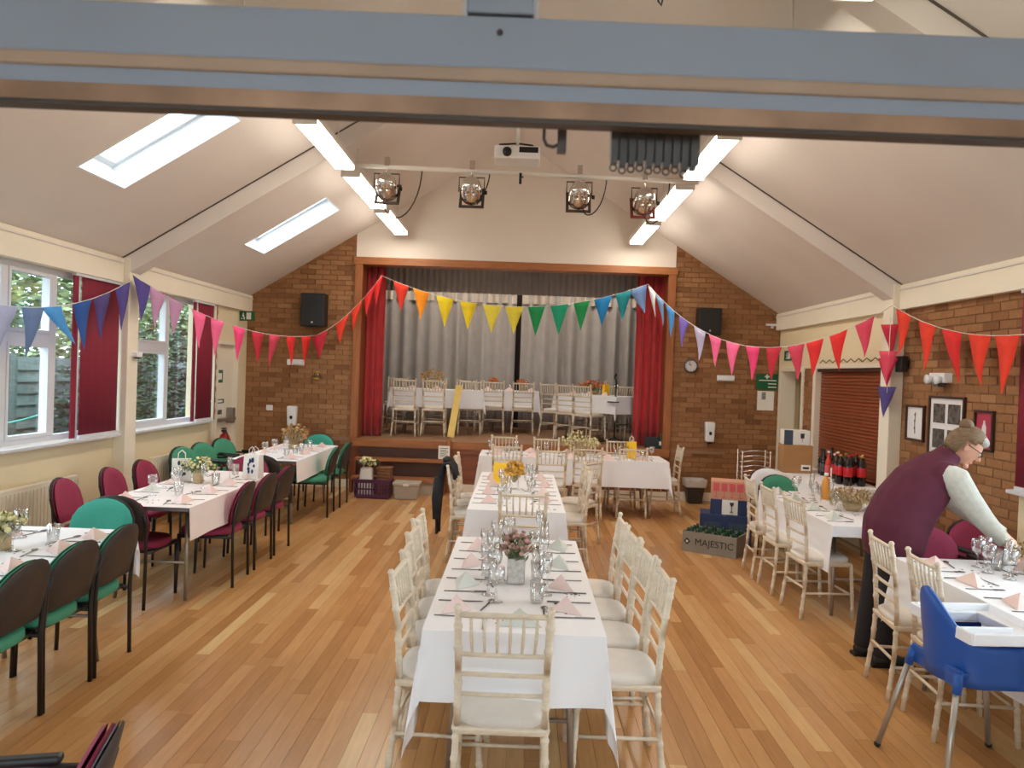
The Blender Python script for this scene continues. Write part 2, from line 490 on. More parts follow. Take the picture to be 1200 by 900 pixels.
# ---- portal frames: column, boxed rafter, column
for i, fy in enumerate(FRAME_Y):
    r = struct_empty('trim_%d' % (i+1))
    hw = .11
    MB().box(XL, XL+.13, fy-.12, fy+.10, 0, EAVE+.03).build('column', 'pale_cream', r, bevel=.006)
    MB().box(XR-.13, XR, fy-.12, fy+.10, 0, EAVE+.03).build('column', 'pale_cream', r, bevel=.006)
    for sx in (-1, 1):
        m = MB(); xa, xb = (XL, XM) if sx < 0 else (XM, XR)
        za, zb = cz(xa), cz(xb)
        m.prism([(xa, za-.20), (xb, zb-.20), (xb, zb+.01), (xa, za+.01)], 2*hw, (0, fy+hw, 0))
        m.build('rafter', 'ceiling_white', r)
        g = MB(); g.prism([(xa, za-.012), (xb, zb-.012), (xb, zb+.004), (xa, za+.004)], .012, (0, fy-hw+.001, 0))
        g.build('gap_shade_strip', 'dark_edge', r)  # solid dark strip: shade between ceiling and rafter put in as colour

# ---- eaves boards
for i, (xa, xb) in enumerate(((XL, XL+.07), (XR-.07, XR))):
    sx = -1 if i == 0 else 1
    mb = MB()
    for (ya, yb) in ((Y0, FRAME_Y[1]-.12), (FRAME_Y[1]+.10, FRAME_Y[0]-.12), (FRAME_Y[0]+.10, D)):
        mb.box(xa, xb, ya, yb, 2.60, EAVE+.02)
    r = struct(mb.build('trim_%d' % (i+3), 'pale_cream', bevel=.004))
    pb = MB()
    xe = xb if sx < 0 else xa
    for (ya, yb) in ((FRAME_Y[1]+.10, FRAME_Y[0]-.12), (FRAME_Y[0]+.10, D)):
        pb.box(min(xe, xe-sx*.012), max(xe, xe-sx*.012), ya, yb, EAVE-.035, EAVE-.02)
    pb.build('moulding', 'ceiling_white', r)

# ---- windows in a side wall
def side_window(n, x, y0, y1, z0, z1, mull, trans, room):
    """room=+1: the room lies towards +x. mull: y centres; trans: {bay index: z}"""
    r = struct_empty('window_%d' % n)
    fx0, fx1 = (x-.10, x-.03) if room > 0 else (x+.03, x+.10)
    k = .055
    f = MB()
    f.box(fx0, fx1, y0, y1, z0, z0+k); f.box(fx0, fx1, y0, y1, z1-k, z1)
    f.box(fx0, fx1, y0, y0+k, z0+k, z1-k); f.box(fx0, fx1, y1-k, y1, z0+k, z1-k)
    f.build('frame', 'upvc', r, bevel=.004)
    edges = [y0+k] + [e for m in mull for e in (m-.045, m+.045)] + [y1-k]
    for m in mull: MB().box(fx0-.005, fx1+.005, m-.045, m+.045, z0+k, z1-k).build('mullion', 'upvc', r, bevel=.004)
    gx = (fx0+fx1)/2
    for j in range(len(mull)+1):
        ya, yb = edges[2*j], edges[2*j+1]
        segs = [(z0+k, z1-k)]
        if j in trans:
            tz = trans[j]
            MB().box(fx0-.004, fx1+.004, ya, yb, tz-.045, tz+.045).build('transom', 'upvc', r, bevel=.004)
            segs = [(z0+k, tz-.045), (tz+.045, z1-k)]
            hb = MB()
            for za, zb in segs:          # opening sash rims
                hb.box(fx0+.01, fx1+.012, ya, ya+.03, za, zb); hb.box(fx0+.01, fx1+.012, yb-.03, yb, za, zb)
                hb.box(fx0+.01, fx1+.012, ya+.03, yb-.03, za, za+.03); hb.box(fx0+.01, fx1+.012, ya+.03, yb-.03, zb-.03, zb)
            hb.build('sash', 'upvc', r)
        for za, zb in segs: MB().box(gx-.004, gx+.004, ya, yb, za, zb).build('pane', 'pane_glass', r)
    s = MB()
    if room > 0: s.box(x-.03, x+.10, y0-.03, y1+.03, z0-.03, z0)
    else: s.box(x-.10, x+.03, y0-.03, y1+.03, z0-.03, z0)
    s.build('sill', 'upvc', r, bevel=.006)
    return r
side_window(1, XL, 4.55, 7.90, 1.06, 2.60, [5.35, 6.26, 6.93], {0: 1.97, 2: 1.97}, 1)
side_window(2, XL, 8.25, 10.33, 1.06, 2.60, [9.18], {0: 1.97}, 1)
side_window(3, XL, 1.35, 4.20, 1.06, 2.60, [2.3, 3.3], {}, 1)
side_window(4, XR, 1.35, 6.03, 1.06, 2.60, [2.6, 4.3], {}, -1)

# ---- left wall (window side)
T_ = .28
lw = MB()
lw.box(XL-T_, XL, Y0, 10.62, 0, 1.03); lw.box(XL-T_, XL, Y0, D, 2.60, EAVE)
for ya, yb in ((Y0, 1.35), (4.20, 4.55), (7.90, 8.25), (10.33, 10.62), (11.42, D)): lw.box(XL-T_, XL, ya, yb, 1.03 if yb < 11 else 0, 2.60)
lw.box(XL-T_, XL, 10.62, 11.42, 2.12, 2.60)
wall_left = struct(lw.build('wall_left', 'cream'))
d1 = struct_empty('door_1')
MB().box(XL-.10, XL-.05, 10.66, 11.38, 0, 2.08).build('door_leaf', 'pale_cream', d1)
fr = MB(); fr.box(XL-.12, XL+.02, 10.62, 10.66, 0, 2.12); fr.box(XL-.12, XL+.02, 11.38, 11.42, 0, 2.12); fr.box(XL-.12, XL+.02, 10.66, 11.38, 2.08, 2.12)
fr.build('door_frame', 'pale_cream', d1)
pbm = MB(); pbm.box(XL-.05, XL+.03, 10.70, 11.34, 1.00, 1.04); pbm.box(XL-.05, XL+.05, 11.16, 11.24, .96, 1.18); pbm.build('push_bar', 'table_steel', d1)

# ---- right wall (bar side)
rw = MB()
rw.box(XR, XR+T_, Y0, 6.05, 0, 1.03); rw.box(XR, XR+T_, Y0, D, 2.60, EAVE)
rw.box(XR, XR+T_, Y0, 1.35, 1.03, 2.60)
rw.box(XR+.012, XR+T_, 6.03, 8.00, 0, 2.60)
rw.box(XR, XR+T_, 8.00, 8.36, 0, 2.60)
rw.box(XR, XR+T_, 8.36, 10.30, 0, .74); rw.box(XR, XR+T_, 8.36, 10.30, 2.05, 2.60)
rw.box(XR+.012, XR+T_, 10.30, 10.72, 0, 2.03); rw.box(XR, XR+T_, 10.30, 10.72, 2.03, 2.60)
rw.box(XR, XR+T_, 10.72, D, 2.03, 2.60); rw.box(XR, XR+T_, 11.66, D, 0, 2.03)
wall_right = struct(rw.build('wall_right', 'cream'))
mo = MB(); mo.box(XR+.006, XR+.0125, 6.045, 7.96, 0, 2.60); mo.box(XR+.006, XR+.0125, 10.31, 10.71, 0, 2.03); mo.build('mortar_bed', 'mortar', wall_right)
MB().box(XL-.012, XL+.001, 10.35, 10.61, 1.03, 2.60).build('mortar_bed', 'mortar', wall_left)

# ---- gable wall with the stage opening
PX0, PX1, PTOP = -2.55, 2.27, 3.48
gw = MB()
for xa, xb in ((XL-.28, PX0), (PX1, XR+.28)):
    gw.prism([(xa, 0), (xb, 0), (xb, cz(xb)+.2), (xa, cz(xa)+.2)], .24, (0, D+.25, 0))
wall_back = struct(gw.build('wall_back', 'mortar'))
pm = MB(); pm.prism([(PX0, PTOP-.02), (PX1, PTOP-.02), (PX1, cz(PX1)+.15), (XM, APEX+.15), (PX0, cz(PX0)+.15)], .22, (0, D+.225, 0))
pm.build('plaster', 'gable_white', wall_back)
sk = MB(); sk.box(PX1, XR, D-.02, D, 0, .13); sk.box(XL, PX0, D-.02, D, 0, .13)
struct(sk.build('baseboard_back', 'pale_cream', bevel=.004))

# ---- bricks
BL, BH, BD, JO = .215, .065, .05, .010
brick_x = MB().box(-BL/2, BL/2, 0, BD, 0, BH).mesh('brick', 'brick_face')
brick_y = MB().box(0, BD, -BL/2, BL/2, 0, BH).mesh('brick', 'brick_face')
def lay(parent, u0, u1, z0, ztop, put_full, put_rest, prio):
    full, cut = [], []
    row = 0; z = z0
    while z < ztop:
        u = u0 - (BL/2 if row % 2 else 0)
        while u < u1-.02:
            a, b = max(u, u0), min(u+BL, u1)
            if b-a > .02: (full if abs(b-a-BL) < .002 else cut).append((a, b, z))
            u += BL+JO
        z += BH+JO; row += 1
    return full, cut
full, cut = [], []
for (u0, u1) in ((XL, PX0-.01), (PX1+.01, XR)):
    f_, c_ = lay(wall_back, u0, u1, .135, 4.2, None, None, None)
    ok = lambda t: t[2]+.0 < cz((t[0]+t[1])/2)+.06
    full += [t for t in f_ if ok(t)]; cut += [t for t in c_ if ok(t)]
full.sort(key=lambda t: abs(t[2]-1.9)+(.0 if t[2] > .75 else 5))
for (a, b, z) in full[:300]: link('brick', brick_x, wall_back, ((a+b)/2, D-random.uniform(.0, .004), z))
rs = MB()
for (a, b, z) in full[300:]+cut: rs.box(a, b, D-random.uniform(0, .004), D+BD, z, z+BH)
rs.build('brick', 'brick_face', wall_back, kind='stuff')
full, cut = [], []
for (u0, u1, zt) in ((6.05, 7.955, 2.58), (10.32, 10.70, 1.98)):
    f_, c_ = lay(wall_right, u0, u1, .14, zt, None, None, None); full += f_; cut += c_
full.sort(key=lambda t: (0 if t[2] > .75 else 5) + (0 if t[0] < 8 else 2) + t[0]*.1)
for (a, b, z) in full[:300]: link('brick', brick_y, wall_right, (XR-random.uniform(0, .004), (a+b)/2, z))
rs = MB()
for (a, b, z) in full[300:]+cut: rs.box(XR-random.uniform(0, .004), XR+BD, a, b, z, z+BH)
rs.build('brick', 'brick_face', wall_right, kind='stuff')
# brick pier beside the exit door in the window wall
full, cut = lay(wall_left, 10.36, 10.60, 1.05, 2.58, None, None, None)
for (a, b, z) in full+cut:
    link('brick', brick_y, wall_left, (XL-.040+random.uniform(0, .004), (a+b)/2, z), 0, (1, (b-a)/BL, 1))

# ---- open doorway beside the hatch and the serving hatch
d2 = struct_empty('door_2')
f = MB(); f.box(XR-.02, XR+.20, 10.70, 10.78, 0, 2.05); f.box(XR-.02, XR+.20, 11.60, 11.68, 0, 2.05); f.box(XR-.02, XR+.20, 10.78, 11.60, 1.99, 2.05)
f.build('door_frame', 'pale_cream', d2, bevel=.004)
lf = MB(); lf.box(-.02, .02, 0, .80, .01, 1.98); lf.xf(Matrix.Translation((XR+.22, 10.80, 0)) @ Matrix.Rotation(R(-38), 4, 'Z'))
lf.build('door_leaf', 'door_cream', d2)
pas = MB(); pas.box(XR+1.9, XR+2.0, 7.9, 13.2, 0, 2.6); pas.box(XR+T_, XR+2.0, 13.1, 13.2, 0, 2.6); pas.box(XR+T_, XR+2.0, 7.8, 7.9, 0, 2.6)
pas.box(XR+T_, XR+2.0, 7.8, 13.2, 2.6, 2.7); pas.box(XR+T_, XR+2.0, 7.8, 13.2, -.1, 0); pas.box(XR+T_-.02, XR+T_, 11.68, 13.2, 0, 2.6)
struct(pas.build('wall_passage', 'door_cream'))
h = struct_empty('window_7')
hf = MB(); hf.box(XR-.03, XR+.10, 8.30, 8.37, .74, 2.07); hf.box(XR-.03, XR+.10, 10.22, 10.32, .74, 2.07); hf.box(XR-.03, XR+.10, 8.37, 10.22, 2.02, 2.07)
hf.build('frame', 'pale_cream', h, bevel=.004)
MB().box(XR-.12, XR+.26, 8.30, 10.32, .70, .74).build('counter', 'pale_cream', h, bevel=.006)
slat = MB(); slat.prism([(-.010, 0), (.004, .004), (.010, .020), (.004, .036), (-.010, .040)], 1.85, (0, 0, 0), (-1, 0, 0), (0, 0, 1))
slat_me = slat.mesh('shutter_slat', 'shutter_wood')
for k in range(32): link('shutter_slat', slat_me, h, (XR+.05, 8.37, .74+k*.040))
MB().box(XR+.055, XR+.065, 8.37, 10.22, .74, 2.03).build('shutter_back', 'riser_dark', h)
MB().box(XR-.01, XR+.12, 8.37, 10.22, 1.98, 2.03).build('shutter_box', 'riser_dark', h)

# ---- stage: front, steps, deck, housing
st = struct_empty('stage')
MB().box(-3.4, 3.1, D-.02, 15.4, STG-.05, STG).build('deck', 'stage_deck', st)
MB().box(PX0, PX1, D-.045, D-.02, STG-.12, STG+.001).build('fascia', 'stage_wood', st, bevel=.004)
MB().box(PX0, PX1, D, D+.03, 0, STG-.05).build('front_board', 'panel_wood', st)
for xa, xb in ((-1.02, 0.04), (.08, 1.14), (1.18, 2.25)):
    p = MB(); p.box(xa, xb, D-.03, D, .12, .18); p.box(xa, xb, D-.03, D, STG-.19, STG-.12); p.box(xa, xa+.07, D-.03, D, .18, STG-.19); p.box(xb-.07, xb, D-.03, D, .18, STG-.19)
    p.build('front_panel', 'panel_wood', st, bevel=.004)
MB().box(-1.02, 2.25, D-.03, D, 0, .12).build('skirting', 'pale_cream', st)
ho = MB()
ho.box(-3.4, -3.3, D+.25, 15.5, 0, 4.3); ho.box(3.0, 3.1, D+.25, 15.5, 0, 4.3); ho.box(-3.4, 3.1, 15.4, 15.5, 0, 4.3); ho.box(-3.4, 3.1, D+.2, 15.5, 4.2, 4.3)
ho.box(-3.4, PX0+.1, D+.2, D+.26, 0, 4.3); ho.box(PX1-.1, 3.1, D+.2, D+.26, 0, 4.3)
struct(ho.build('wall_stage', 'stage_black'))
stp = struct_empty('steps')
for k, (z, ya, yb) in enumerate(((.23, 11.30, 11.58), (.49, 11.54, 11.76))):
    MB().box(-2.42, -1.08, ya, yb, z-.045, z).build('tread', 'stage_wood', stp, bevel=.004)
    MB().box(-2.40, -1.10, ya+.06, ya+.08, 0 if k == 0 else .23, z-.045).build('riser', 'riser_dark' if k else 'lid_grey', stp)
MB().box(-2.40, -1.10, 11.70, 11.72, .49, STG-.12).build('riser', 'riser_dark', stp)
for xx in (-2.44, -1.10):
    s_ = MB(); s_.prism([(11.32, 0), (11.76, 0), (11.76, .48), (11.56, .48), (11.54, .23), (11.32, .22)], .03, (xx, 0, 0), (0, 1, 0), (0, 0, 1)); s_.build('stringer', 'panel_wood', stp)
MB().box(-1.07, -1.01, 11.66, 11.72, 0, .80).build('newel_post', 'stage_wood_v', stp, bevel=.004)

# ---- proscenium surround
pr = struct_empty('trim_5')
MB().box(PX0, PX0+.11, D-.05, D+.22, STG, PTOP).build('jamb', 'stage_wood_v', pr, bevel=.004)
MB().box(PX1-.11, PX1, D-.05, D+.22, STG, PTOP).build('jamb', 'stage_wood_v', pr, bevel=.004)
MB().box(PX0-.02, PX1+.02, D-.06, D+.22, PTOP-.10, PTOP+.01).build('header', 'stage_wood', pr, bevel=.004)
iv = MB(); iv.box(PX0+.11, PX0+.115, D-.04, D+.5, STG, PTOP); iv.box(PX1-.115, PX1-.11, D-.04, D+.5, STG, PTOP); iv.build('inner_lining', 'panel_wood', pr)

# ---- lobby behind the partition, where the camera stands
lb = MB()
lb.box(-2.6, -2.5, -3.6, Y0, 0, 3.0); lb.box(2.5, 2.6, -3.6, Y0, 0, 3.0)
lb.box(-2.6, 2.6, -3.7, -3.6, 0, .6); lb.box(-2.6, 2.6, -3.7, -3.6, 2.6, 3.0)
lb.box(-2.6, 2.6, -3.7, Y0-.1, 3.0, 3.1)
struct(lb.build('wall_lobby', 'gable_white'))
struct(MB().box(-2.6, 2.6, -3.7, Y0-.1, -.12, 0).build('floor_lobby', 'stage_deck'))
lw8 = struct_empty('window_8')
fm = MB()
for xx in (-2.5, -1.28, -.03, 1.22, 2.44): fm.box(xx, xx+.06, -3.68, -3.62, .6, 2.6)
fm.build('mullion', 'upvc', lw8)
MB().box(-2.5, 2.5, -3.652, -3.648, .6, 2.6).build('pane', 'pane_glass', lw8)
pt = MB()
pt.box(XL-.28, -1.75, Y0-.1, Y0, 0, 3.0); pt.box(1.75, XR+.28, Y0-.1, Y0, 0, 3.0)
pt.prism([(XL-.28, 2.78), (XR+.28, 2.78), (XR+.28, cz(XR)+.3), (XM, APEX+.3), (XL-.28, cz(XL)+.3)], .1, (0, Y0, 0))
struct(pt.build('wall_partition', 'gable_white'))
# the transom light over the opening: painted rail, mullion, beads and track
tr = struct_empty('trim_6', (0, 1.0, 0), R(1.3))
MB().box(-1.8, 1.8, -.02, .02, 2.190, 2.256).build('transom_rail', 'paint_grey', tr, bevel=.003)
MB().box(-1.8, 1.8, -.024, .016, 2.173, 2.191).build('bead', 'strip_tan', tr, bevel=.004)
MB().box(-1.8, 1.8, -.018, .014, 2.152, 2.174).build('lower_rail', 'paint_grey', tr)
MB().box(-1.8, 1.8, -.020, .010, 2.131, 2.153).build('track_face', 'strip_brass', tr)
MB().box(-1.8, 1.8, -.018, .006, 2.126, 2.132).build('track_lip', 'dark_edge', tr)
MB().box(-.085, .000, -.02, .03, 2.26, 2.80).build('mullion', 'paint_grey', tr, bevel=.003)
for xa, xb in ((-.091, -.085), (0, .006)): MB().box(xa, xb, .0, .02, 2.262, 2.78).build('glazing_bead', 'ceiling_white', tr)
for xa, xb in ((-1.75, -.085), (0, 1.75)): MB().box(xa, xb, .008, .012, 2.262, 2.80).build('pane', 'pane_glass', tr)
tag(MB().ball((.043, -.003, 0), .004).build('screw_head', 'dark_edge', loc=(-.085, .98, 2.235)), 'small dark screw head in the painted mullion above the rail', 'screw')

# ---- outside: ground, fence, hedge
struct(MB().box(-40, 40, -30, 45, -.45, -.25).build('ground', 'ground'))
fence = thing('garden_fence', 'weathered grey timber panel fence outside the hall windows', 'fence', (-6.6, 0, -.25))
bd = MB().prism([(.035, 0), (.020, 0), (-.012, .175), (.0, .175)], 1.8, (0, .9, 0), (1, 0, 0), (0, 0, 1)).mesh('fence_board', 'fence_wood')
po = MB().box(-.05, .05, -.05, .05, 0, 2.10).mesh('post', 'fence_wood')
for k in range(9):
    yc = 5.2+k*1.9
    link('post', po, fence, (0.02, yc-.95, 0))
    for j in range(13): link('fence_board', bd, fence, (0, yc, .02+j*.155), 0)
    lk = MB(); 
    for yy in (yc-.86, yc, yc+.86): lk.box(.03, .055, yy-.03, yy+.03, .02, 2.04)
    lk.build('batten', 'fence_wood', fence)
def leaf_cloud(name, m, n, boxes, size, label):
    mb = MB()
    tot = sum(b[6] for b in boxes)
    for (x0, x1, y0, y1, z0, z1, wt) in boxes:
        for _ in range(int(n*wt/tot)):
            c = Vector((random.uniform(x0, x1), random.uniform(y0, y1), random.uniform(z0, z1)))
            a = Vector((random.gauss(0, 1), random.gauss(0, 1), random.gauss(0, 1))).normalized()
            u_, v_ = basis_from_dir(a); s_ = size*random.uniform(.6, 1.3)
            mb.add([c-u_*s_, c+v_*s_*.45, c+u_*s_, c-v_*s_*.45], [(0, 1, 2, 3)])
    o = mb.build(name, m); o['kind'] = 'stuff'; o['label'] = label; o['category'] = 'foliage'
    return o
leaf_cloud('hedge', 'leaf', 26000, [(-8.2, -7.2, 6.5, 20, 1.2, 3.5, 5), (-8.6, -7.4, 6.5, 20, 3.3, 4.4, 2)], .085, 'pale green hedge rising above the garden fence outside')
leaf_cloud('shrub', 'leaf_dark', 6000, [(-6.32, -5.5, 11.6, 15.5, -.2, 2.3, 3), (-6.32, -5.7, 10.4, 11.4, -.2, 1.7, 1)], .06, 'dark twiggy shrubs in front of the garden fence')
hz = [(-6.45+.03*math.sin(t*5), 8.6+t*4.0, .95+.75*t-.25*math.sin(t*PI)) for t in [k/14 for k in range(15)]]
tag(MB().tube(hz, .013, 6).build('garden_hose', 'hose'), 'turquoise garden hose slung along the fence outside', 'hose')

# ================================================================== LAMPS
def fixture(label, x, y0, y1, z, group, tube='diffuser', hang=True):
    t = thing('strip_light', label, 'ceiling light', (x, (y0+y1)/2, z), 0, group)
    L2 = (y1-y0)/2
    MB().box(-.10, .10, -L2, L2, .05, .11).build('casing', 'fixture_white', t, bevel=.004)
    MB().box(-.085, .085, -L2+.02, L2-.02, 0, .05).build('diffuser', tube, t, bevel=.01)
    for s in (-1, 1): MB().box(-.10, .10, s*L2-.012, s*L2+.012, 0, .11).build('end_cap', 'fixture_white', t)
    if hang:
        for yy in (-L2*.6, L2*.6): MB().tube([(0, yy, .11), (0, yy, cz(x)-z+.01)], .006, 6).build('hanger', 'fixture_white', t)
    return t
for k, (a, b) in enumerate(((4.68, 6.10), (6.41, 7.85), (8.13, 9.70), (9.96, 11.50))):
    if k: fixture('suspended strip light on the window-side row, %s from the stage' % ORD[3-k], -1.85, a, b, 3.80, 'window-side row of strip lights')
    else: fixture('suspended strip light on the window-side row, fourth from the stage', -1.85, a, b, 3.80, 'window-side row of strip lights')
for k, (a, b) in enumerate(((2.60, 4.05), (4.68, 6.10), (6.41, 7.75), (8.14, 9.78), (10.08, 11.55))):
    fixture('suspended strip light on the bar-side row, %s from the stage' % ORD[4-k], 1.63, a, b, 3.785, 'bar-side row of strip lights')
for k, xx in enumerate((-1.9, -.2, 1.5)):
    fixture('strip light over the stage behind the valance, %s' % ('above the plank table', 'above the curtain gap', 'above the slanted table')[k], xx, 13.35, 14.35, 3.95, 'lights over the stage', 'stage_tube', False)

# ================================================================== STAGE DRAPES
def drape(mb, x0, x1, y, zb, zt, amp, wl, seed, nz=6, flare=0.0, gather=0.0):
    rnd = random.Random(seed)
    n = max(8, int((x1-x0)/wl*8))
    ph = 0; xs = []
    for i in range(n+1):
        t = i/n
        ph += (2*PI/8)*(.75+.5*rnd.random())
        xs.append((x0+(x1-x0)*t, amp*math.sin(ph)*(0.7+.3*math.sin(t*17+seed))))
    vs = []; fs = []
    for j in range(nz+1):
        s = j/nz; z = zb+(zt-zb)*s
        for (xx, yy) in xs:
            vs.append((xx, y+yy*(1-gather*s)+flare*(1-s)*.02*math.sin(xx*9), z))
    for j in range(nz):
        for i in range(n):
            a = j*(n+1)+i; fs.append((a, a+1, a+n+2, a+n+1))
    mb.add(vs, fs, True)
    return mb
def curtain(name, label, x0, x1, y, zb, zt, amp, wl, m, seed, heading=None):
    t = thing(name, label, 'curtain', ((x0+x1)/2, y, zb))
    cx = (x0+x1)/2
    o = drape(MB(), x0-cx, x1-cx, 0, 0, zt-zb, amp, wl, seed).build('cloth', m, t)
    sd = o.modifiers.new('thick', 'SOLIDIFY'); sd.thickness = .004
    if heading:
        h_ = drape(MB(), x0-cx, x1-cx, -.03, zt-zb-.22, zt-zb+.02, amp*.8, wl*.6, seed+3).build('heading', heading, t)
    return t
curtain('stage_curtain', 'grey back curtain of the stage on the yellow plank side of the gap', -2.95, -.13, 15.0, STG+.01, 3.38, .065, .26, 'grey_curtain', 3, 'grey_heading')
curtain('stage_curtain', 'grey back curtain of the stage on the microphone side of the gap', -.03, 2.7, 15.0, STG+.01, 3.38, .085, .26, 'grey_curtain', 9, 'grey_heading')
curtain('valance', 'gathered grey valance across the top of the stage opening', -2.75, 2.5, 13.1, 3.14, 3.80, .03, .10, 'grey_curtain', 5)
curtain('side_curtain', 'red velvet curtain hanging beside the steps end of the stage', -2.47, -2.15, 12.12, STG+.01, 3.60, .05, .09, 'red_velvet', 11)
curtain('side_curtain', 'red velvet curtain hanging at the clock side of the stage', 1.76, 2.26, 12.12, STG+.01, 3.60, .055, .11, 'red_velvet', 12)
tag(MB().tube([(-2.9, 0, 0), (2.7, 0, 0)], .018, 8).build('curtain_rail', 'black_frame', loc=(0, 15.08, 3.42)), 'dark rail carrying the grey back curtains on the stage', 'rail')

# ================================================================== BLINDS AT THE WINDOWS
def blind(label, y0, y1, x, room, strip=True):
    t = thing('window_blind', label, 'curtain', (x, (y0+y1)/2, 1.08))
    h = (y1-y0)/2
    mb = MB(); n = 24; vs = []; fs = []
    for j in (0, 1):
        for i in range(n+1):
            yy = -h+2*h*i/n
            vs.append((.0012*math.sin(i*1.3), yy, 1.50*j))
    for i in range(n): fs.append((i, i+1, i+n+2, i+n+1))
    mb.add(vs, fs, True); o = mb.build('panel', 'maroon_blind', t)
    o.modifiers.new('thick', 'SOLIDIFY').thickness = .004
    MB().box(-.012, .012, -h, h, -.02, .01).build('bottom_bar', 'upvc', t)
    MB().box(-.02, .02, -h-.14, h, 1.49, 1.515).build('head_track', 'upvc', t)
    if strip:
        MB().tube([(0, -h-.05, -.02), (0, -h-.05, 1.5)], .012, 8).build('pole', 'upvc', t)
        MB().box(-.008, .008, -h-.14, -h-.07, -.01, 1.49).build('side_panel', 'maroon_blind', t)
    return t
blind('plain maroon blind drawn beside the window post nearest the garden hose', 7.24, 7.92, XL+.05, 1)
blind('narrow maroon blind at the window next to the fire exit', 9.86, 10.34, XL+.05, 1)
blind('maroon blind at the edge of the brick wall with the pictures', 5.30, 6.02, XR-.05, -1, False)

# ================================================================== BUNTING
def bunting(label, pts, sag, flags, size=(.27, .41)):
    """pts: string from/to; flags: (t, colour, swing)"""
    a, b = Vector(pts[0]), Vector(pts[1])
    def P(t): return a.lerp(b, t) - Vector((0, 0, sag*4*t*(1-t)))
    t_ = thing('bunting', label, 'bunting', a)
    MB().tube([P(k/20)-a for k in range(21)], .004, 5).build('cord', 'bag_white', t_)
    for (t, c, sw) in flags:
        p = P(t)-a; d = (P(min(t+.02, 1))-P(max(t-.02, 0))).normalized()
        if abs(d.z) > .85: d = Vector((.55, -.83, 0)).normalized()
        w_, h_ = size[0]/2*random.uniform(.92, 1.05), size[1]*random.uniform(.95, 1.08)
        n_ = d.cross(Vector((0, 0, 1))).normalized()
        dn = (Vector((0, 0, -1)) + d*sw + n_*random.uniform(-.12, .12)).normalized()
        mb = MB(); vs = []
        rows = 5
        for j in range(rows+1):
            s = j/rows
            for i in (-1, 0, 1):
                vs.append(p + d*(i*w_*(1-s)) + dn*(h_*s) + n_*(.012*i*i*(1-s) + .02*math.sin(s*4+t*30)*s))
        fs = []
        for j in range(rows):
            for i in (0, 1):
                q = j*3+i; fs.append((q, q+1, q+4, q+3))
        mb.add(vs, fs, True)
        o = mb.build('flag', 'flag_'+c, t_)
        o.modifiers.new('thick', 'SOLIDIFY').thickness = .002
    return t_
PL = (-3.98, 7.95, 2.66); PSL = (-3.06, 11.55, 2.28); PC0 = (-2.14, 11.66, 3.21); PC1 = (1.84, 11.66, 3.22); PRC = (3.72, 7.92, 2.64)
bunting('bunting of pale and dark blue flags across the window by the fence', ((-3.98, 5.75, 2.20), PL), .14,
        [(.085, 'periwinkle', 0), (.238, 'slate', 0), (.35, 'sky', .9), (.56, 'deep_blue', 0), (.707, 'navy_purple', 0), (.875, 'purple', .15)], (.30, .42))
bunting('bunting from violet to pink and red between window post and black loudspeaker', (PL, PSL), .21,
        [(.02, 'purple', 0), (.085, 'mauve', 0), (.165, 'mauve', 0), (.269, 'pink', 0), (.363, 'pink', 0), (.478, 'hot_pink', 0), (.588, 'crimson', 0), (.695, 'rose', 0), (.805, 'red', 0), (.917, 'red', 0)])
bunting('short bunting of red flags climbing from the loudspeaker to the red curtain', (PSL, PC0), .12,
        [(.06, 'crimson', 0), (.40, 'scarlet', -.1), (.62, 'scarlet', -.2), (.82, 'red', -.2), (.95, 'red', -.1)], (.25, .36))
bunting('rainbow bunting strung across the stage opening from red to teal', (PC0, PC1), .40,
        [(.075, 'scarlet', 0), (.152, 'orange', 0), (.242, 'yellow', 0), (.330, 'yellow', 0), (.420, 'lemon', 0), (.503, 'lemon', 0), (.586, 'green', 0), (.672, 'emerald', 0), (.755, 'green', 0), (.834, 'blue', 0), (.910, 'teal', 0), (.962, 'slate', .3)], (.27, .42))
bunting('bunting from white and blue to pink and red above the drinks corner', (PC1, PRC), .66,
        [(.03, 'white', .1), (.075, 'pale_blue', .1), (.137, 'sky', .1), (.212, 'violet', 0), (.296, 'lilac', 0), (.37, 'pink', 0), (.452, 'pink', 0), (.536, 'hot_pink', 0), (.621, 'crimson', 0), (.703, 'rose', 0), (.768, 'red', 0), (.845, 'red', 0), (.924, 'rose', 0)], (.25, .40))
bunting('bunting of scarlet flags along the brick wall above the framed pictures', (PRC, (3.72, 5.45, 2.26)), .15,
        [(.103, 'scarlet', 0), (.287, 'scarlet', 0), (.456, 'red', 0), (.624, 'scarlet', 0), (.769, 'scarlet', 0), (.92, 'scarlet', 0)], (.32, .43))
bunting('loose bunting tail hanging down the bar-side post', ((3.71, 7.93, 2.52), (3.69, 7.90, 1.62)), 0,
        [(.08, 'crimson', 0), (.38, 'rose', 0), (.46, 'crimson', 0), (.78, 'navy_purple', 0)], (.20, .30))

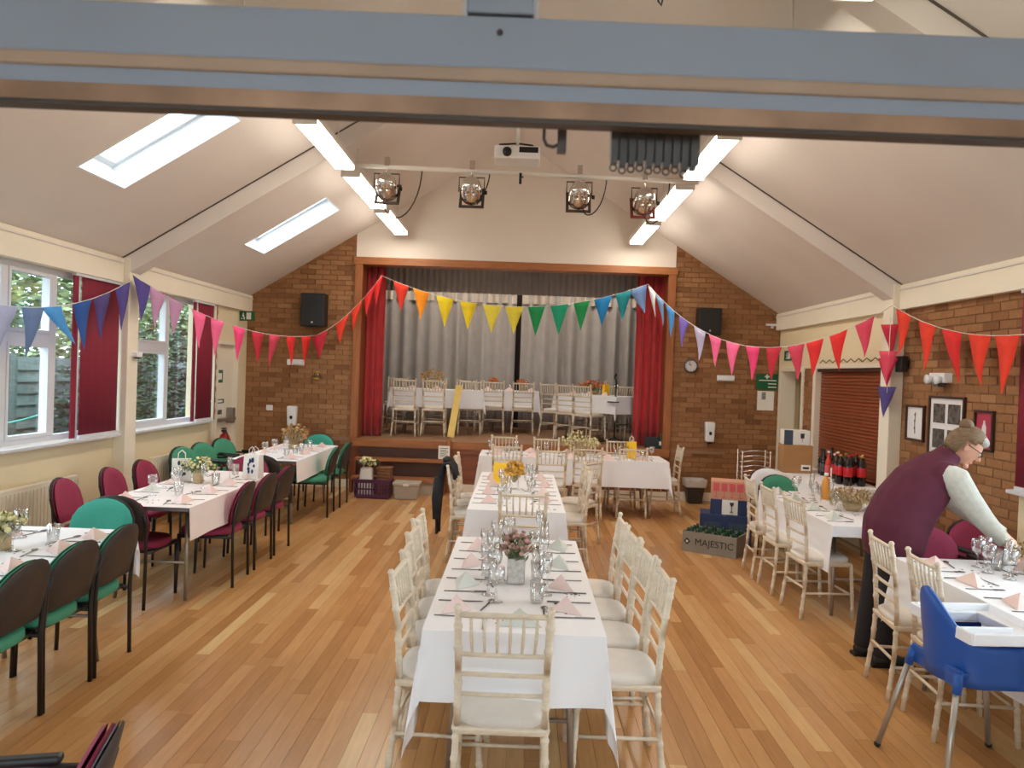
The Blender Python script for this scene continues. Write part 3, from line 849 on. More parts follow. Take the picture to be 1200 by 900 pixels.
# ================================================================== ON THE WALLS
def wall_speaker(label, x, z, w, h, group='loudspeakers on the gable wall'):
    t = thing('loudspeaker', label, 'speaker', (x, D, z), 0, group)
    MB().tbox(0, -.15, -h/2, h/2, w/2, .11, w/2, .11).build('cabinet', 'black_plastic', t, bevel=.012)
    MB().box(-w/2+.02, w/2-.02, -.265, -.26, -h/2+.03, h/2-.02).build('grille', 'black_plastic', t)
    MB().box(-.05, .05, -.05, 0, -.08, .08).build('bracket', 'black_frame', t)
    MB().ball((0, -.268, -h/2+.06), .016, .004, .016).build('badge', 'tin', t)
    return t
wall_speaker('black loudspeaker on the brick beside the red flags', -3.12, 2.655, .36, .49)
wall_speaker('black loudspeaker on the brick above the round clock', 2.75, 2.69, .34, .40)
def dispenser(label, x, z):
    t = thing('soap_dispenser', label, 'dispenser', (x, D, z), 0, 'white hand gel dispensers')
    m = MB(); m.tbox(0, -.055, 0, .30, .065, .05, .075, .055); m.build('body', 'white_plastic', t, bevel=.02)
    MB().ball((0, -.112, .13), .022, .006, .028).build('window', 'black_plastic', t)
    MB().tbox(0, -.06, -.03, .0, .02, .02, .04, .03).build('nozzle', 'black_plastic', t)
dispenser('white hand gel dispenser on the brick behind the flowered window table', -3.43, .91)
dispenser('white hand gel dispenser on the brick below the clock', 2.855, .90)
def em_light(label, x, z):
    t = thing('emergency_light', label, 'light', (x, D, z), 0, 'emergency lights on the gable wall')
    MB().box(-.13, .13, -.02, 0, -.045, .045).build('base', 'white_plastic', t, bevel=.004)
    MB().box(-.12, .12, -.07, -.02, -.035, .035).build('cover', 'white_plastic', t, bevel=.015)
em_light('white emergency light box under the red flags beside the loudspeaker', -3.415, 1.87)
em_light('white emergency light box between the clock and the green sign', 3.075, 1.86)
c = thing('wall_clock', 'round wall clock with pale face on the brick', 'clock', (2.54, D, 2.03))
MB().lathe([(0, 0), (.10, 0), (.105, .02), (.105, .045), (.088, .05), (.086, .035), (0, .035)], 24).xf(Matrix.Rotation(PI/2, 4, 'X')).build('rim', 'clock_rim', c)
MB().lathe([(0, .037), (.086, .037)], 24).xf(Matrix.Rotation(PI/2, 4, 'X')).build('face', 'clock_face', c)
hd = MB(); hd.box(-.003, .003, -.042, -.039, 0, .065); hd.build('minute_hand', 'ink', c).rotation_euler = (0, R(-20), 0)
hd = MB(); hd.box(-.004, .004, -.045, -.042, 0, .045); hd.build('hour_hand', 'ink', c).rotation_euler = (0, R(-50), 0)
for k in range(12):
    a = k*PI/6; MB().box(-.003, .003, -.040, -.037, -.008, .008).build('hour_mark', 'ink', c, loc=(.072*math.sin(a), 0, .072*math.cos(a)))
s = thing('first_aid_sign', 'green sign with white cross and arrows on the brick', 'sign', (3.695, D, 1.83))
MB().box(-.16, .16, -.006, 0, -.12, .12).build('board', 'sign_green', s)
x_ = MB(); x_.box(-.012, .012, -.010, -.006, .045, .11); x_.box(-.034, .034, -.010, -.006, .066, .090); x_.build('cross', 'sign_white', s)
for zz in (.02, -.03, -.08):
    MB().box(.02 if zz < .02 else -.12, .14, -.010, -.006, zz-.006, zz+.008).build('stripe', 'sign_white', s)
s = thing('notice', 'white paper notice pinned below the green sign', 'notice', (3.685, D, 1.545))
MB().box(-.125, .125, -.004, 0, -.145, .145).build('sheet', 'paper', s)
for k in range(5): MB().box(-.06, 0, -.006, -.004, .02+k*.022, .034+k*.022).build('printed_line', 'ink', s)
s = thing('socket_plate', 'small white switch plate on the brick left of the gel dispenser', 'switch', (-3.79, D, 1.17))
MB().box(-.05, .05, -.012, 0, -.04, .04).build('plate', 'white_plastic', s, bevel=.004)
MB().box(-.012, .012, -.018, -.012, -.018, .018).build('rocker', 'sign_white', s)
s = thing('wall_lamp', 'small brass and glass wall lamp on the brick below the loudspeaker', 'lamp', (-3.07, D, 1.68))
MB().box(-.02, .02, -.06, 0, .02, .06).build('arm', 'gold_cap', s)
MB().lathe([(.02, .05), (.05, .03), (.085, -.03), (.08, -.03), (.045, .025), (.018, .045)], 16, (0, -.08, 0)).build('shade', 'drink_glass', s)
MB().lathe([(0, -.06), (.04, -.055), (.05, -.03), (0, -.03)], 12, (0, -.08, 0)).build('cup', 'gold_cap', s)
s = thing('wall_bracket', 'white shelf bracket high on the brick near the bar eaves', 'bracket', (3.74, D, 2.685))
MB().box(-.10, .10, -.06, 0, -.015, .015).build('arm', 'white_plastic', s)
MB().box(-.02, .02, -.012, 0, -.05, .015).build('plate', 'white_plastic', s)
# exit signs
def exit_sign(label, loc, rz):
    t = thing('exit_sign', label, 'sign', loc, rz, 'running man exit signs')
    MB().box(-.15, .15, 0, .02, -.07, .07).build('board', 'sign_green', t)
    m = MB(); m.box(.02, .10, -.004, 0, -.05, .05); m.build('doorway', 'sign_white', t)
    m = MB(); m.ball((-.04, -.002, .035), .012, .003, .012, 8, 5); m.box(-.055, -.025, -.004, 0, -.01, .022); m.box(-.075, -.05, -.004, 0, -.045, -.03); m.box(-.03, -.012, -.004, 0, -.05, -.01)
    m.build('running_figure', 'sign_white', t)
exit_sign('exit sign above the fire door in the window wall', (XL+.10, 11.40, 2.52), -PI/2+R(70))
exit_sign('exit sign above the doorway beside the hatch', (XR-.02, 11.35, 2.22), PI/2+PI)
def door_plate(label, y, z, w, h, m):
    t = thing('door_notice', label, 'notice', (XL-.048, y, z))
    MB().box(0, .004, -w/2, w/2, -h/2, h/2).build('sheet', m, t)
    q = MB(); q.box(.004, .006, -w*.3, w*.3, -h*.25, h*.25); q.build('print', 'sign_white' if m != 'paper' else 'ink', t) if m != 'paper' else \
        MB().box(.004, .006, -w*.35, w*.2, -h*.3, h*.05).build('print', 'photo_grey', t)
door_plate('green and white square notice on the fire door', 10.88, 1.63, .20, .18, 'sign_green')
door_plate('narrow dark green push bar notice on the fire door', 10.90, 1.28, .30, .06, 'sign_green')
door_plate('white printed notice above the push bar', 10.92, 1.15, .28, .18, 'paper')
t = thing('fire_extinguisher', 'red fire extinguisher standing by the fire door', 'extinguisher', (-3.98, 10.50, .42))
MB().lathe([(0, 0), (.075, 0), (.08, .02), (.08, .36), (.06, .42), (.03, .45), (.028, .48), (0, .48)], 16).build('cylinder', 'extinguisher_red', t)
q = MB(); q.box(-.02, .02, -.07, .02, .47, .50); q.box(-.02, .02, -.08, .01, .51, .525); q.build('valve', 'black_plastic', t)
MB().tube([(0, -.02, .49), (.06, -.08, .46), (.09, -.06, .3), (.085, -.04, .12)], .012, 8).build('nozzle_hose', 'black_plastic', t)
MB().box(-.14, -.08, -.03, .03, .2, .3).build('wall_hook', 'black_frame', t)
t = thing('heating_pipe', 'thin cream pipe running up beside the narrow maroon blind', 'pipe', (XL+.05, 10.40, 0))
MB().tube([(0, 0, 0), (0, 0, 2.58)], .018, 8).build('tube', 'pale_cream', t)
for zz in (.5, 1.3, 2.1): MB().box(-.05, .0, -.025, .025, zz-.012, zz+.012).build('clip', 'pale_cream', t)
def radiator_(label, y0, y1):
    t = thing('radiator', label, 'radiator', (XL+.095, (y0+y1)/2, .12), 0, 'radiators under the windows')
    h = (y1-y0)/2
    MB().box(-.03, .03, -h, h, .05, .62).build('panel', 'radiator', t, bevel=.01)
    n = int((y1-y0)/.05); fl = MB()
    for k in range(n): fl.box(.03, .036, -h+.02+k*.05, -h+.045+k*.05, .09, .58)
    fl.build('fluting', 'radiator', t)
    MB().tube([(0, -h-.02, .10), (0, -h-.02, -.12)], .012, 8).build('pipe', 'radiator', t)
    MB().lathe([(0, 0), (.022, 0), (.024, .07), (0, .075)], 10, (0, -h-.02, .10)).build('valve', 'white_plastic', t)
    br = MB(); br.box(-.093, -.03, -h+.2, -h+.24, .2, .5); br.box(-.093, -.03, h-.24, h-.2, .2, .5); br.build('bracket', 'radiator', t)
radiator_('flat cream radiator under the window by the garden fence', 5.9, 7.15)
radiator_('flat cream radiator under the window next to the fire exit', 8.6, 10.1)
t = thing('motion_sensor', 'small white sensor box on the window-side post', 'sensor', (XL+.13, 8.09, 1.87))
MB().box(0, .06, -.06, .06, -.025, .025).build('housing', 'white_plastic', t, bevel=.006); MB().box(.0, .07, -.01, .01, -.04, -.025).build('lens', 'ink', t)
# pictures on the bar-side brick
def picture(label, y0, y1, z0, z1, inner, extra):
    t = thing('framed_picture', label, 'picture', (XR, (y0+y1)/2, (z0+z1)/2), 0, 'pictures on the brick wall')
    h, v = (y1-y0)/2, (z1-z0)/2
    f = MB(); k = .022
    f.box(-.03, 0, -h, h, -v, -v+k); f.box(-.03, 0, -h, h, v-k, v); f.box(-.03, 0, -h, -h+k, -v+k, v-k); f.box(-.03, 0, h-k, h, -v+k, v-k)
    f.build('frame', 'frame_brown', t, bevel=.003)
    MB().box(-.012, 0, -h+k, h-k, -v+k, v-k).build('print', inner, t)
    extra(t, h, v)
def ex1(t, h, v):
    MB().tube([(-.014, .0, -v*.6), (-.014, .01, 0), (-.014, 0, v*.6)], .004, 5).build('sketch_line', 'photo_grey', t)
    for zz in (-.05, .02, .08): MB().ball((-.014, .012, zz), .003, .015, .012, 6, 4).build('sketch_mark', 'photo_grey', t)
def ex2(t, h, v):
    for a in (-1, 1):
        for b in (-1, 1): MB().box(-.016, -.012, a*h*.42-h*.33, a*h*.42+h*.33, b*v*.42-v*.32, b*v*.42+v*.32).build('photograph', 'photo_grey', t)
def ex3(t, h, v):
    MB().prism([(0, -.12), (.03, -.02), (.028, .03), (.012, .06), (.01, .085), (-.01, .085), (-.012, .06), (-.028, .03), (-.03, -.02)], .003, (-.013, 0, 0), (0, -1, 0), (0, 0, 1)).build('motif', 'poster_white', t)
picture('small framed white print on the brick next to the post', 7.47, 7.82, 1.30, 1.65, 'poster_white', ex1)
picture('large framed mount holding four dark photographs on the brick', 6.80, 7.39, 1.20, 1.75, 'poster_white', ex2)
picture('framed deep pink print with a pale vase shape on the brick', 6.38, 6.65, 1.31, 1.65, 'poster_rose', ex3)
t = thing('wall_speaker_small', 'small black box speaker on the brick above the white print', 'speaker', (XR, 7.86, 2.05))
MB().box(-.10, -.03, -.06, .06, -.08, .08).build('cabinet', 'black_plastic', t, bevel=.008); MB().box(-.03, 0, -.02, .02, -.03, .03).build('bracket', 'black_frame', t)
t = thing('twin_spot_light', 'white twin-head emergency spotlight on the brick above the photographs', 'light', (XR, 7.17, 1.91))
MB().box(-.08, 0, -.13, .13, -.04, .05).build('housing', 'white_plastic', t, bevel=.008)
for yy in (-.08, .08): MB().lathe([(.0, 0), (.03, .0), (.045, .05), (0, .05)], 12).xf(Matrix.Translation((-.08, yy, -.01)) @ Matrix.Rotation(-PI/2, 4, 'Y')).build('lamp_head', 'white_plastic', t)
MB().box(-.085, -.02, -.05, .07, -.075, -.04).build('battery_box', 'photo_grey', t)
# flex clipped over the hatch
pts = [(XR-.03, 10.1-k*.105, 2.10+(.03 if k % 2 else -.01)) for k in range(17)]
tag(MB().tube(pts, .006, 5).build('flex_cable', 'cable_black'), 'thin dark flex looped along the top of the hatch', 'cable')

# ================================================================== LIGHTING BAR, PROJECTOR
bar = thing('lighting_bar', 'white scaffold bar spanning between the rafters', 'bar', (0, 8.07, 3.88))
MB().tube([(-1.95, 0, .03), (1.75, 0, -.03)], .024, 10).build('pipe', 'fixture_white', bar)
for xx in (-1.9, 1.7): MB().tube([(xx, 0, 0), (xx, 0, cz(xx)-3.88-.18)], .012, 6).build('hanger', 'fixture_white', bar)
def par(label, x, z, gel, cable):
    t = thing('stage_spotlight', label, 'spotlight', (x, 8.07, z), 0, 'spotlights on the bar')
    MB().box(-.025, .025, -.03, .03, .21, .30).build('clamp', 'chrome', t, bevel=.004)
    MB().tube([(0, 0, .13), (0, 0, .24)], .010, 8).build('hook_bolt', 'chrome', t)
    MB().tube([(-.13, 0, -.02), (-.13, 0, .13), (.13, 0, .13), (.13, 0, -.02)], .008, 6).build('yoke', 'gel_frame', t)
    can = MB().lathe([(0, -.16), (.04, -.155), (.085, -.12), (.105, -.05), (.108, .06), (.112, .10), (.10, .10), (.098, .02), (0, -.02)], 20)
    can.xf(Matrix.Rotation(R(62), 4, 'X') @ Matrix.Rotation(PI, 4, 'Y')).build('can', 'chrome', t)
    for k in range(6):
        a = k*PI/3; MB().ball((.07*math.cos(a), -.12, .07*math.sin(a)-.01), .022, .012, .022, 8, 5).build('reflector_facet', 'chrome', t)
    f = MB(); f.box(-.13, .13, -.006, .006, -.13, -.10); f.box(-.13, .13, -.006, .006, .10, .13); f.box(-.13, -.10, -.006, .006, -.10, .10); f.box(.10, .13, -.006, .006, -.10, .10)
    f.xf(Matrix.Translation((0, .09, -.06)) @ Matrix.Rotation(R(-28), 4, 'X')).build('gel_frame', gel, t)
    MB().lathe([(0, 0), (.02, 0), (.022, .03), (0, .032)], 10).xf(Matrix.Translation((.13, 0, -.02)) @ Matrix.Rotation(PI/2, 4, 'Y')).build('tilt_knob', 'black_plastic', t)
    MB().tube(cable, .007, 6).build('cable', 'cable_black', t)
def loop(x0, x1, zd, ztop, n=14): return [(x0+(x1-x0)*(.5-.5*math.cos(PI*k/n)), .02, (-.14*(1-k/n)+ztop*(k/n))-zd*math.sin(PI*k/n)) for k in range(n+1)]
par('chrome stage spotlight on the bar, first from the windows', -1.46, 3.70, 'gel_frame', loop(-.03, .36, .34, .22))
par('chrome stage spotlight on the bar, second from the windows', -.58, 3.69, 'gel_frame', loop(.06, .18, .06, .20))
par('chrome stage spotlight on the bar, third from the windows', .53, 3.68, 'gel_frame', loop(.05, .28, .20, .20))
par('chrome stage spotlight with red gel frame, nearest the bar wall', 1.20, 3.64, 'gel_red', loop(.02, .26, .24, .22))
p = thing('projector', 'white ceiling projector hung on a black mount', 'projector', (-.12, 7.95, 4.02))
MB().box(-.23, .23, -.15, .17, -.06, .07).build('body', 'white_plastic', p, bevel=.015)
MB().box(.02, .21, -.155, -.149, .0, .055).build('vent', 'black_plastic', p)
MB().lathe([(0, 0), (.045, 0), (.045, .03), (0, .035)], 16).xf(Matrix.Translation((-.1, -.15, 0)) @ Matrix.Rotation(PI/2, 4, 'X')).build('lens', 'black_plastic', p)
MB().tube([(0, 0, .1), (0, 0, cz(-.12)-4.02-.16)], .02, 8).build('pole', 'fixture_white', p)
q = MB(); q.box(-.16, .18, -.06, .06, .07, .09); q.tube([(-.22, -.05, .02), (-.18, -.02, .11), (0, 0, .13), (.15, -.02, .11), (.21, -.05, .04)], .010, 6); q.build('mount', 'black_frame', p)
q = thing('hanging_plug', 'black plug hanging from the lighting bar below the projector', 'plug', (-.08, 8.02, 3.86))
MB().tube([(0, 0, .01), (0, 0, -.10)], .014, 8).build('body', 'black_plastic', q); MB().tube([(.0, 0, -.03), (.03, 0, -.03)], .008, 6).build('pin', 'black_plastic', q)
# curtain gliders bunched in the track of the partition opening
g = thing('curtain_gliders', 'bunch of dark curtain gliders with ring eyes under the track', 'curtain gliders', (.165, 1.05, 2.126), R(1.3))
for k in range(10):
    xx = -.052+k*.0118; zz = -.030-random.uniform(0, .008)
    m = MB(); m.tbox(xx, 0, zz, .034, .004, .006, .006, .012); m.tbox(xx+.003, .004, zz+.008, .034, .006, .004, .004, .010)
    o = m.build('glider', 'gel_frame', g)
    rg = MB(); rg.tube([(xx+.0045*math.cos(a), 0, zz-.004+.0045*math.sin(a)) for a in [2*PI*j/12 for j in range(13)]], .0013, 5); rg.build('ring', 'photo_grey', o)
g = thing('track_stop', 'small dark hook clipped under the partition track', 'hook', (.035, 1.05, 2.126), R(1.3))
MB().box(.002, .014, -.005, .005, -.018, .030).build('clip', 'dark_edge', g)
MB().tube([(-.016, 0, .03), (-.016, 0, .0), (-.012, 0, -.008), (-.003, 0, -.010), (.004, 0, -.006)], .0025, 6).build('hook', 'dark_edge', g)
for (x_, y_) in ((.72, 3.0),):
    g = thing('ceiling_hook', 'small dark wire hook hanging from the ceiling above the rail', 'hook', (.56, 3.6, 3.60))
    MB().tube([(0, 0, 0), (.005, 0, -.06), (.02, 0, -.08), (.025, 0, -.05)], .005, 6).build('wire', 'cable_black', g)
    MB().tube([(0, 0, 0), (0, 0, cz(.56)-3.60)], .002, 5).build('thread', 'cable_black', g)

# ================================================================== CHAIRS
def ringed(p0, p1, r, rings):
    """bamboo-turned post: tube with small ring beads"""
    p0, p1 = Vector(p0), Vector(p1)
    pts, rs = [p0], [r]
    for t in rings:
        for dt, k in ((-.012, 1.0), (-.006, 1.22), (.006, 1.22), (.012, 1.0)):
            pts.append(p0.lerp(p1, t) + (p1-p0).normalized()*dt); rs.append(r*k)
    pts.append(p1); rs.append(r*.92)
    return pts, rs
def make_chiavari():
    t = thing('spindle_chair', 'x', 'chair')
    W, H = .185, .915
    def bx(z): return .165 + (.02 if z > .45 else .02*z/.45)     # half width
    for s in (-1, 1):
        # rear leg and back post in one sweep
        key = [(s*.19, -.215, 0), (s*.178, -.185, .25), (s*.17, -.175, .45), (s*.172, -.19, .68), (s*.178, -.225, .905)]
        pts, rs = [], []
        for a, b in zip(key, key[1:]):
            p, q = ringed(a, b, .0145, (.3, .7)); pts += p; rs += q
        pts.append((s*.1785, -.226, .912)); rs.append(.018); pts.append((s*.1785, -.227, .925)); rs.append(.010)
        MB().tube(pts, rs, 8).build('rear_leg', 'lime_chair', t)
        p, q = ringed((s*.19, .20, 0), (s*.178, .175, .425), .0145, (.2, .45, .75))
        MB().tube(p, q, 8).build('front_leg', 'lime_chair', t)
        p, q = ringed((s*.185, -.19, .20), (s*.185, .185, .20), .009, (.5,))
        MB().tube(p, q, 6).build('side_stretcher', 'lime_chair', t)
    for yy, zz in ((-.19, .24), (.188, .19)):
        MB().tube([(-.185, yy, zz), (.185, yy, zz)], .009, 6).build('cross_stretcher', 'lime_chair', t)
    MB().tube([(-.18, -.222, .885), (-.09, -.228, .886), (.09, -.228, .886), (.18, -.222, .885)], .0115, 8).build('top_rail', 'lime_chair', t)
    for zz, yy in ((.725, -.197), (.645, -.187), (.565, -.181)):
        MB().tube([(-.172, yy, zz), (-.06, yy-.004, zz), (.06, yy-.004, zz), (.172, yy, zz)], .010, 8).build('back_rail', 'lime_chair', t)
    for k in range(6):
        a = -.125+k*.05
        MB().tube([(a*.95, -.199, .728), (a, -.213, .80), (a*1.02, -.226, .884)], [.0062, .0078, .0062], 6).build('spindle', 'lime_chair', t)
    f = MB(); f.tbox(0, -.005, .405, .44, .185, .185, .195, .19); f.build('seat_frame', 'lime_chair', t, bevel=.012)
    # cushion: rounded pad
    prof = []; n = 20; mb = MB(); vs = []; fs = []
    lev = [(.97, .438), (1.0, .450), (1.0, .466), (.94, .478), (.75, .486), (.4, .489), (.02, .490)]
    for (k, z) in lev:
        for i in range(n):
            a = 2*PI*i/n; e = 4.0
            c, s_ = math.cos(a), math.sin(a)
            r_ = (abs(c)**e+abs(s_)**e)**(-1/e)
            vs.append((.193*k*r_*c*(1.0 if s_ > 0 else .96), -.003+.190*k*r_*s_, z))
    for j in range(len(lev)-1):
        for i in range(n):
            a = j*n+i; b = j*n+(i+1) % n; fs.append((a, b, b+n, a+n))
    mb.add(vs, fs, True); mb.build('cushion', 'cushion_cream', t, label='cream padded cushion')
    return t
CHI = Proto(make_chiavari())
def d_poly(w, zb, zt, n=10):
    """round-topped back outline"""
    pts = [(-w*.80, zb), (w*.80, zb), (w*.93, zb+.03), (w, zb+.10)]
    for k in range(n+1):
        a = PI*k/n; pts.append((w*math.cos(a), zb+.13+(zt-zb-.13)*math.sin(a)**.8 if 0 < k < n else zb+.13))
    pts += [(-w, zb+.10), (-w*.93, zb+.03)]
    return pts
def back_shell(pts, y0, t, curve):
    """thick curved panel from an outline: rows of quads fan, bent about z"""
    mb = MB()
    cx, cz_ = 0, sum(p[1] for p in pts)/len(pts)
    rings = [1.0, .97, .6, .0]
    vs = []; n = len(pts)
    def bend(x, z, y): return (x, y + curve*(x*x)/.06 - (z-.5)*.22, z)
    fr = [(1.0, .35), (.96, 0.0), (.55, -.0), (.0, -.0)]
    for k, d in fr: vs += [bend(p[0]*k, cz_+(p[1]-cz_)*k, y0+t*d) for p in pts]
    m = len(fr)
    for k, d in reversed(fr): vs += [bend(p[0]*k, cz_+(p[1]-cz_)*k, y0+t*(1-d)) for p in pts]
    tot = 2*m; fs = []
    for j in range(tot-1):
        if j == m-1: continue
        for i in range(n): fs.append((j*n+i, (j*n+(i+1) % n), (j+1)*n+(i+1) % n, (j+1)*n+i))
    order = list(range(m-1, -1, -1))
    mb.add(vs, [tuple(reversed(f)) for f in fs], True)
    return mb
def make_visitor(fabric, arms=False):
    t = thing('stacking_chair', 'x', 'chair')
    W = .222
    pts = d_poly(W, .50, .835)
    back_shell(pts, -.225, .035, .03).build('backrest', fabric, t)
    back_shell([(p[0]*1.015, .50+(p[1]-.50)*1.015) for p in pts], -.245, .020, .03).build('back_shell', 'brown_shell', t)
    n = 24; mb = MB(); vs = []; fs = []
    lev = [(.96, .415), (1.0, .43), (1.0, .455), (.93, .472), (.6, .478), (.02, .478)]
    for k, z in lev:
        for i in range(n):
            a = 2*PI*i/n; e = 3.0; c, s_ = math.cos(a), math.sin(a)
            r_ = (abs(c)**e+abs(s_)**e)**(-1/e); vs.append((.222*k*r_*c, .01+.225*k*r_*s_, z))
    for j in range(len(lev)-1):
        for i in range(n):
            a = j*n+i; b = j*n+(i+1) % n; fs.append((a, b, b+n, a+n))
    mb.add(vs, fs, True); mb.build('seat', fabric, t)
    MB().tbox(0, .01, .40, .425, .20, .19, .21, .20).build('seat_pan', 'black_frame', t)
    for s in (-1, 1):
        MB().tube([(s*.208, -.235, 0), (s*.208, -.225, .42), (s*.208, -.24, .62), (s*.200, -.262, .70)], .0125, 8).build('rear_leg', 'black_frame', t)
        MB().tube([(s*.208, .215, 0), (s*.208, .205, .43 if not arms else .60)] + ([(s*.222, .17, .645), (s*.228, .05, .655), (s*.215, -.20, .64)] if arms else []), .0125, 8).build('front_leg', 'black_frame', t)
        MB().tube([(s*.208, -.225, .405), (s*.208, .205, .405)], .011, 8).build('side_rail', 'black_frame', t)
        if arms: MB().box(s*.228-.022, s*.228+.022, -.12, .18, .655, .680).build('armrest', 'black_plastic', t, bevel=.01)
    return t
VG, VM, VT = Proto(make_visitor('green_fabric')), Proto(make_visitor('maroon_fabric')), Proto(make_visitor('teal_fabric'))
VGA, VMA = Proto(make_visitor('green_fabric', True)), Proto(make_visitor('maroon_fabric', True))
F_PY, F_NX, F_PX, F_NY = 0.0, PI/2, -PI/2, PI     # facing +y, -x, +x, -y

# ---- centre table chairs
CT1 = 'centre table with potted flowers'
CT2 = 'centre table with gold flower ball'
CHI.put((-.03, 3.19, 0), F_PY, 'cream spindle-back chair at the free end of the %s' % CT1, 'chairs at the centre tables')
for k, yy in enumerate((3.66, 4.09, 4.53, 4.97)):
    CHI.put((.485-.01*k, yy, 0), F_NX+R(random.uniform(-3, 3)), 'cream spindle-back chair, %s from the stage, bar side of %s' % (ORD[3-k], CT1), 'chairs at the centre tables')
for k, yy in enumerate((3.61, 4.02, 4.43, 4.83)):
    CHI.put((-.31-.025*k, yy, 0), F_PX+R(random.uniform(-3, 3)), 'cream spindle-back chair, %s from the stage, window side of %s' % (ORD[3-k], CT1), 'chairs at the centre tables')
CHI.put((.05, 6.16, 0), F_PY, 'cream spindle-back chair between the two centre tables', 'chairs at the centre tables')
for k, yy in enumerate((7.58, 8.03, 8.48)):
    CHI.put((-.44, yy, 0), F_PX, ('cream spindle-back chair with a dark coat over its back' if k == 0 else
            'cream spindle-back chair, %s from the stage, window side of %s' % (ORD[2-k], CT2)), 'chairs at the centre tables')
for k, yy in enumerate((7.45, 7.9)):
    CHI.put((.47, yy, 0), F_NX, 'cream spindle-back chair, %s from the stage, bar side of %s' % (ORD[2-k], CT2), 'chairs at the centre tables')
CHI.put((.62, 8.42, 0), R(52), 'cream spindle-back chair turned askew at the %s' % CT2, 'chairs at the centre tables')
# ---- cross table below the stage
for k, (xx, yy) in enumerate(((-.14, 10.02), (.40, 9.66), (.89, 10.05), (1.49, 10.28))):
    CHI.put((xx, yy, 0), F_PY+R((0, 2, -3, -2)[k]), 'cream spindle-back chair, %s from the steps, on the hall side of the cross table' % ORD[k], 'chairs at the cross table')
for k, (xx, yy) in enumerate(((-.21, 11.05), (.40, 10.95), (.92, 10.95), (1.45, 11.02))):
    CHI.put((xx, yy, 0), F_NY, 'cream spindle-back chair, %s from the steps, on the stage side of the cross table' % ORD[k], 'chairs at the cross table')
CHI.put((1.96, 10.52, 0), F_NX, 'cream spindle-back chair at the bin end of the cross table', 'chairs at the cross table')
# ---- bar-side tables
for k, yy in enumerate((6.22, 6.86, 7.38)):
    CHI.put((2.42, yy, 0), F_PX+R((4, 0, -4)[k]), 'cream spindle-back chair, %s from the stacked boxes, at the table beside the drinks' % ORD[2-k], 'chairs at the bar-side tables')
for k, yy in enumerate((4.18, 4.66)):
    CHI.put((2.41, yy, 0), F_PX+R((-4, -6)[k]), ('cream spindle-back chair beside the blue highchair' if k == 0 else 'cream spindle-back chair in front of the leaning woman'), 'chairs at the bar-side tables')
VG.put((2.80, 8.05, 0), F_NY+R(8), 'green stacking chair at the drinks end of the bar-side table', 'green stacking chairs')
VMA.put((2.93, 5.30, 0), F_NY+R(4), 'maroon armchair beside the woman, its round back towards the drinks', 'maroon stacking chairs')
VMA.put((3.45, 5.64, 0), F_NY, 'maroon armchair by the brick wall behind the reaching arm', 'maroon stacking chairs')
# ---- window-side tables
WT1, WT2, WT3 = 'green-chair window table', 'gift-bag window table', 'brick-wall window table'
for k, yy in enumerate((3.68, 4.13, 4.58)):
    VG.put((-2.60, yy, 0), F_NX+R(random.uniform(-3, 3)), 'green stacking chair, %s from the stage, aisle side of the %s' % (ORD[2-k], WT1), 'green stacking chairs')
VT.put((-2.88, 5.16, 0), F_NY, 'teal stacking chair at the stage end of the %s' % WT1, 'green stacking chairs')
VM.put((-2.87, 5.86, 0), F_PY+R(-4), 'maroon stacking chair back to back with the teal chair', 'maroon stacking chairs')
for k, yy in enumerate((6.46, 7.05, 7.60)):
    VM.put((-2.52, yy, 0), F_NX+R((3, -2, -2)[k]), 'maroon stacking chair, %s from the stage, aisle side of the %s' % (ORD[2-k], WT2), 'maroon stacking chairs')
for k, yy in enumerate((6.30, 7.02, 7.62)):
    VM.put((-3.42, yy, 0), F_PX+R((6, 4, 0)[k]), 'maroon stacking chair, %s from the stage, window side of the %s' % (ORD[2-k], WT2), 'maroon stacking chairs')
VM.put((-2.86, 8.00, 0), F_NY, 'maroon stacking chair behind the white gift bag', 'maroon stacking chairs')
VG.put((-2.80, 8.72, 0), F_PY, 'green stacking chair at the hall end of the %s' % WT3, 'green stacking chairs')
for k, yy in enumerate((9.55, 10.25)):
    VG.put((-2.52, yy, 0), F_NX+R((3, 0)[k]), 'green stacking chair, %s from the stage, aisle side of the %s' % (ORD[1-k], WT3), 'green stacking chairs')
VT.put((-2.90, 11.05, 0), F_NY, 'teal stacking chair against the brick wall by the gel dispenser', 'green stacking chairs')
for k, yy in enumerate((8.85, 9.40, 10.05)):
    VGA.put((-3.62, yy, 0), F_PX+R(-18), 'green armchair, %s from the fire exit, on the window side of the %s' % (ORD[2-k], WT3), 'green stacking chairs')
VMA.put((-1.33, 1.95, 0), F_NX+R(14), 'maroon armchair standing alone in the aisle by the partition', 'maroon stacking chairs')
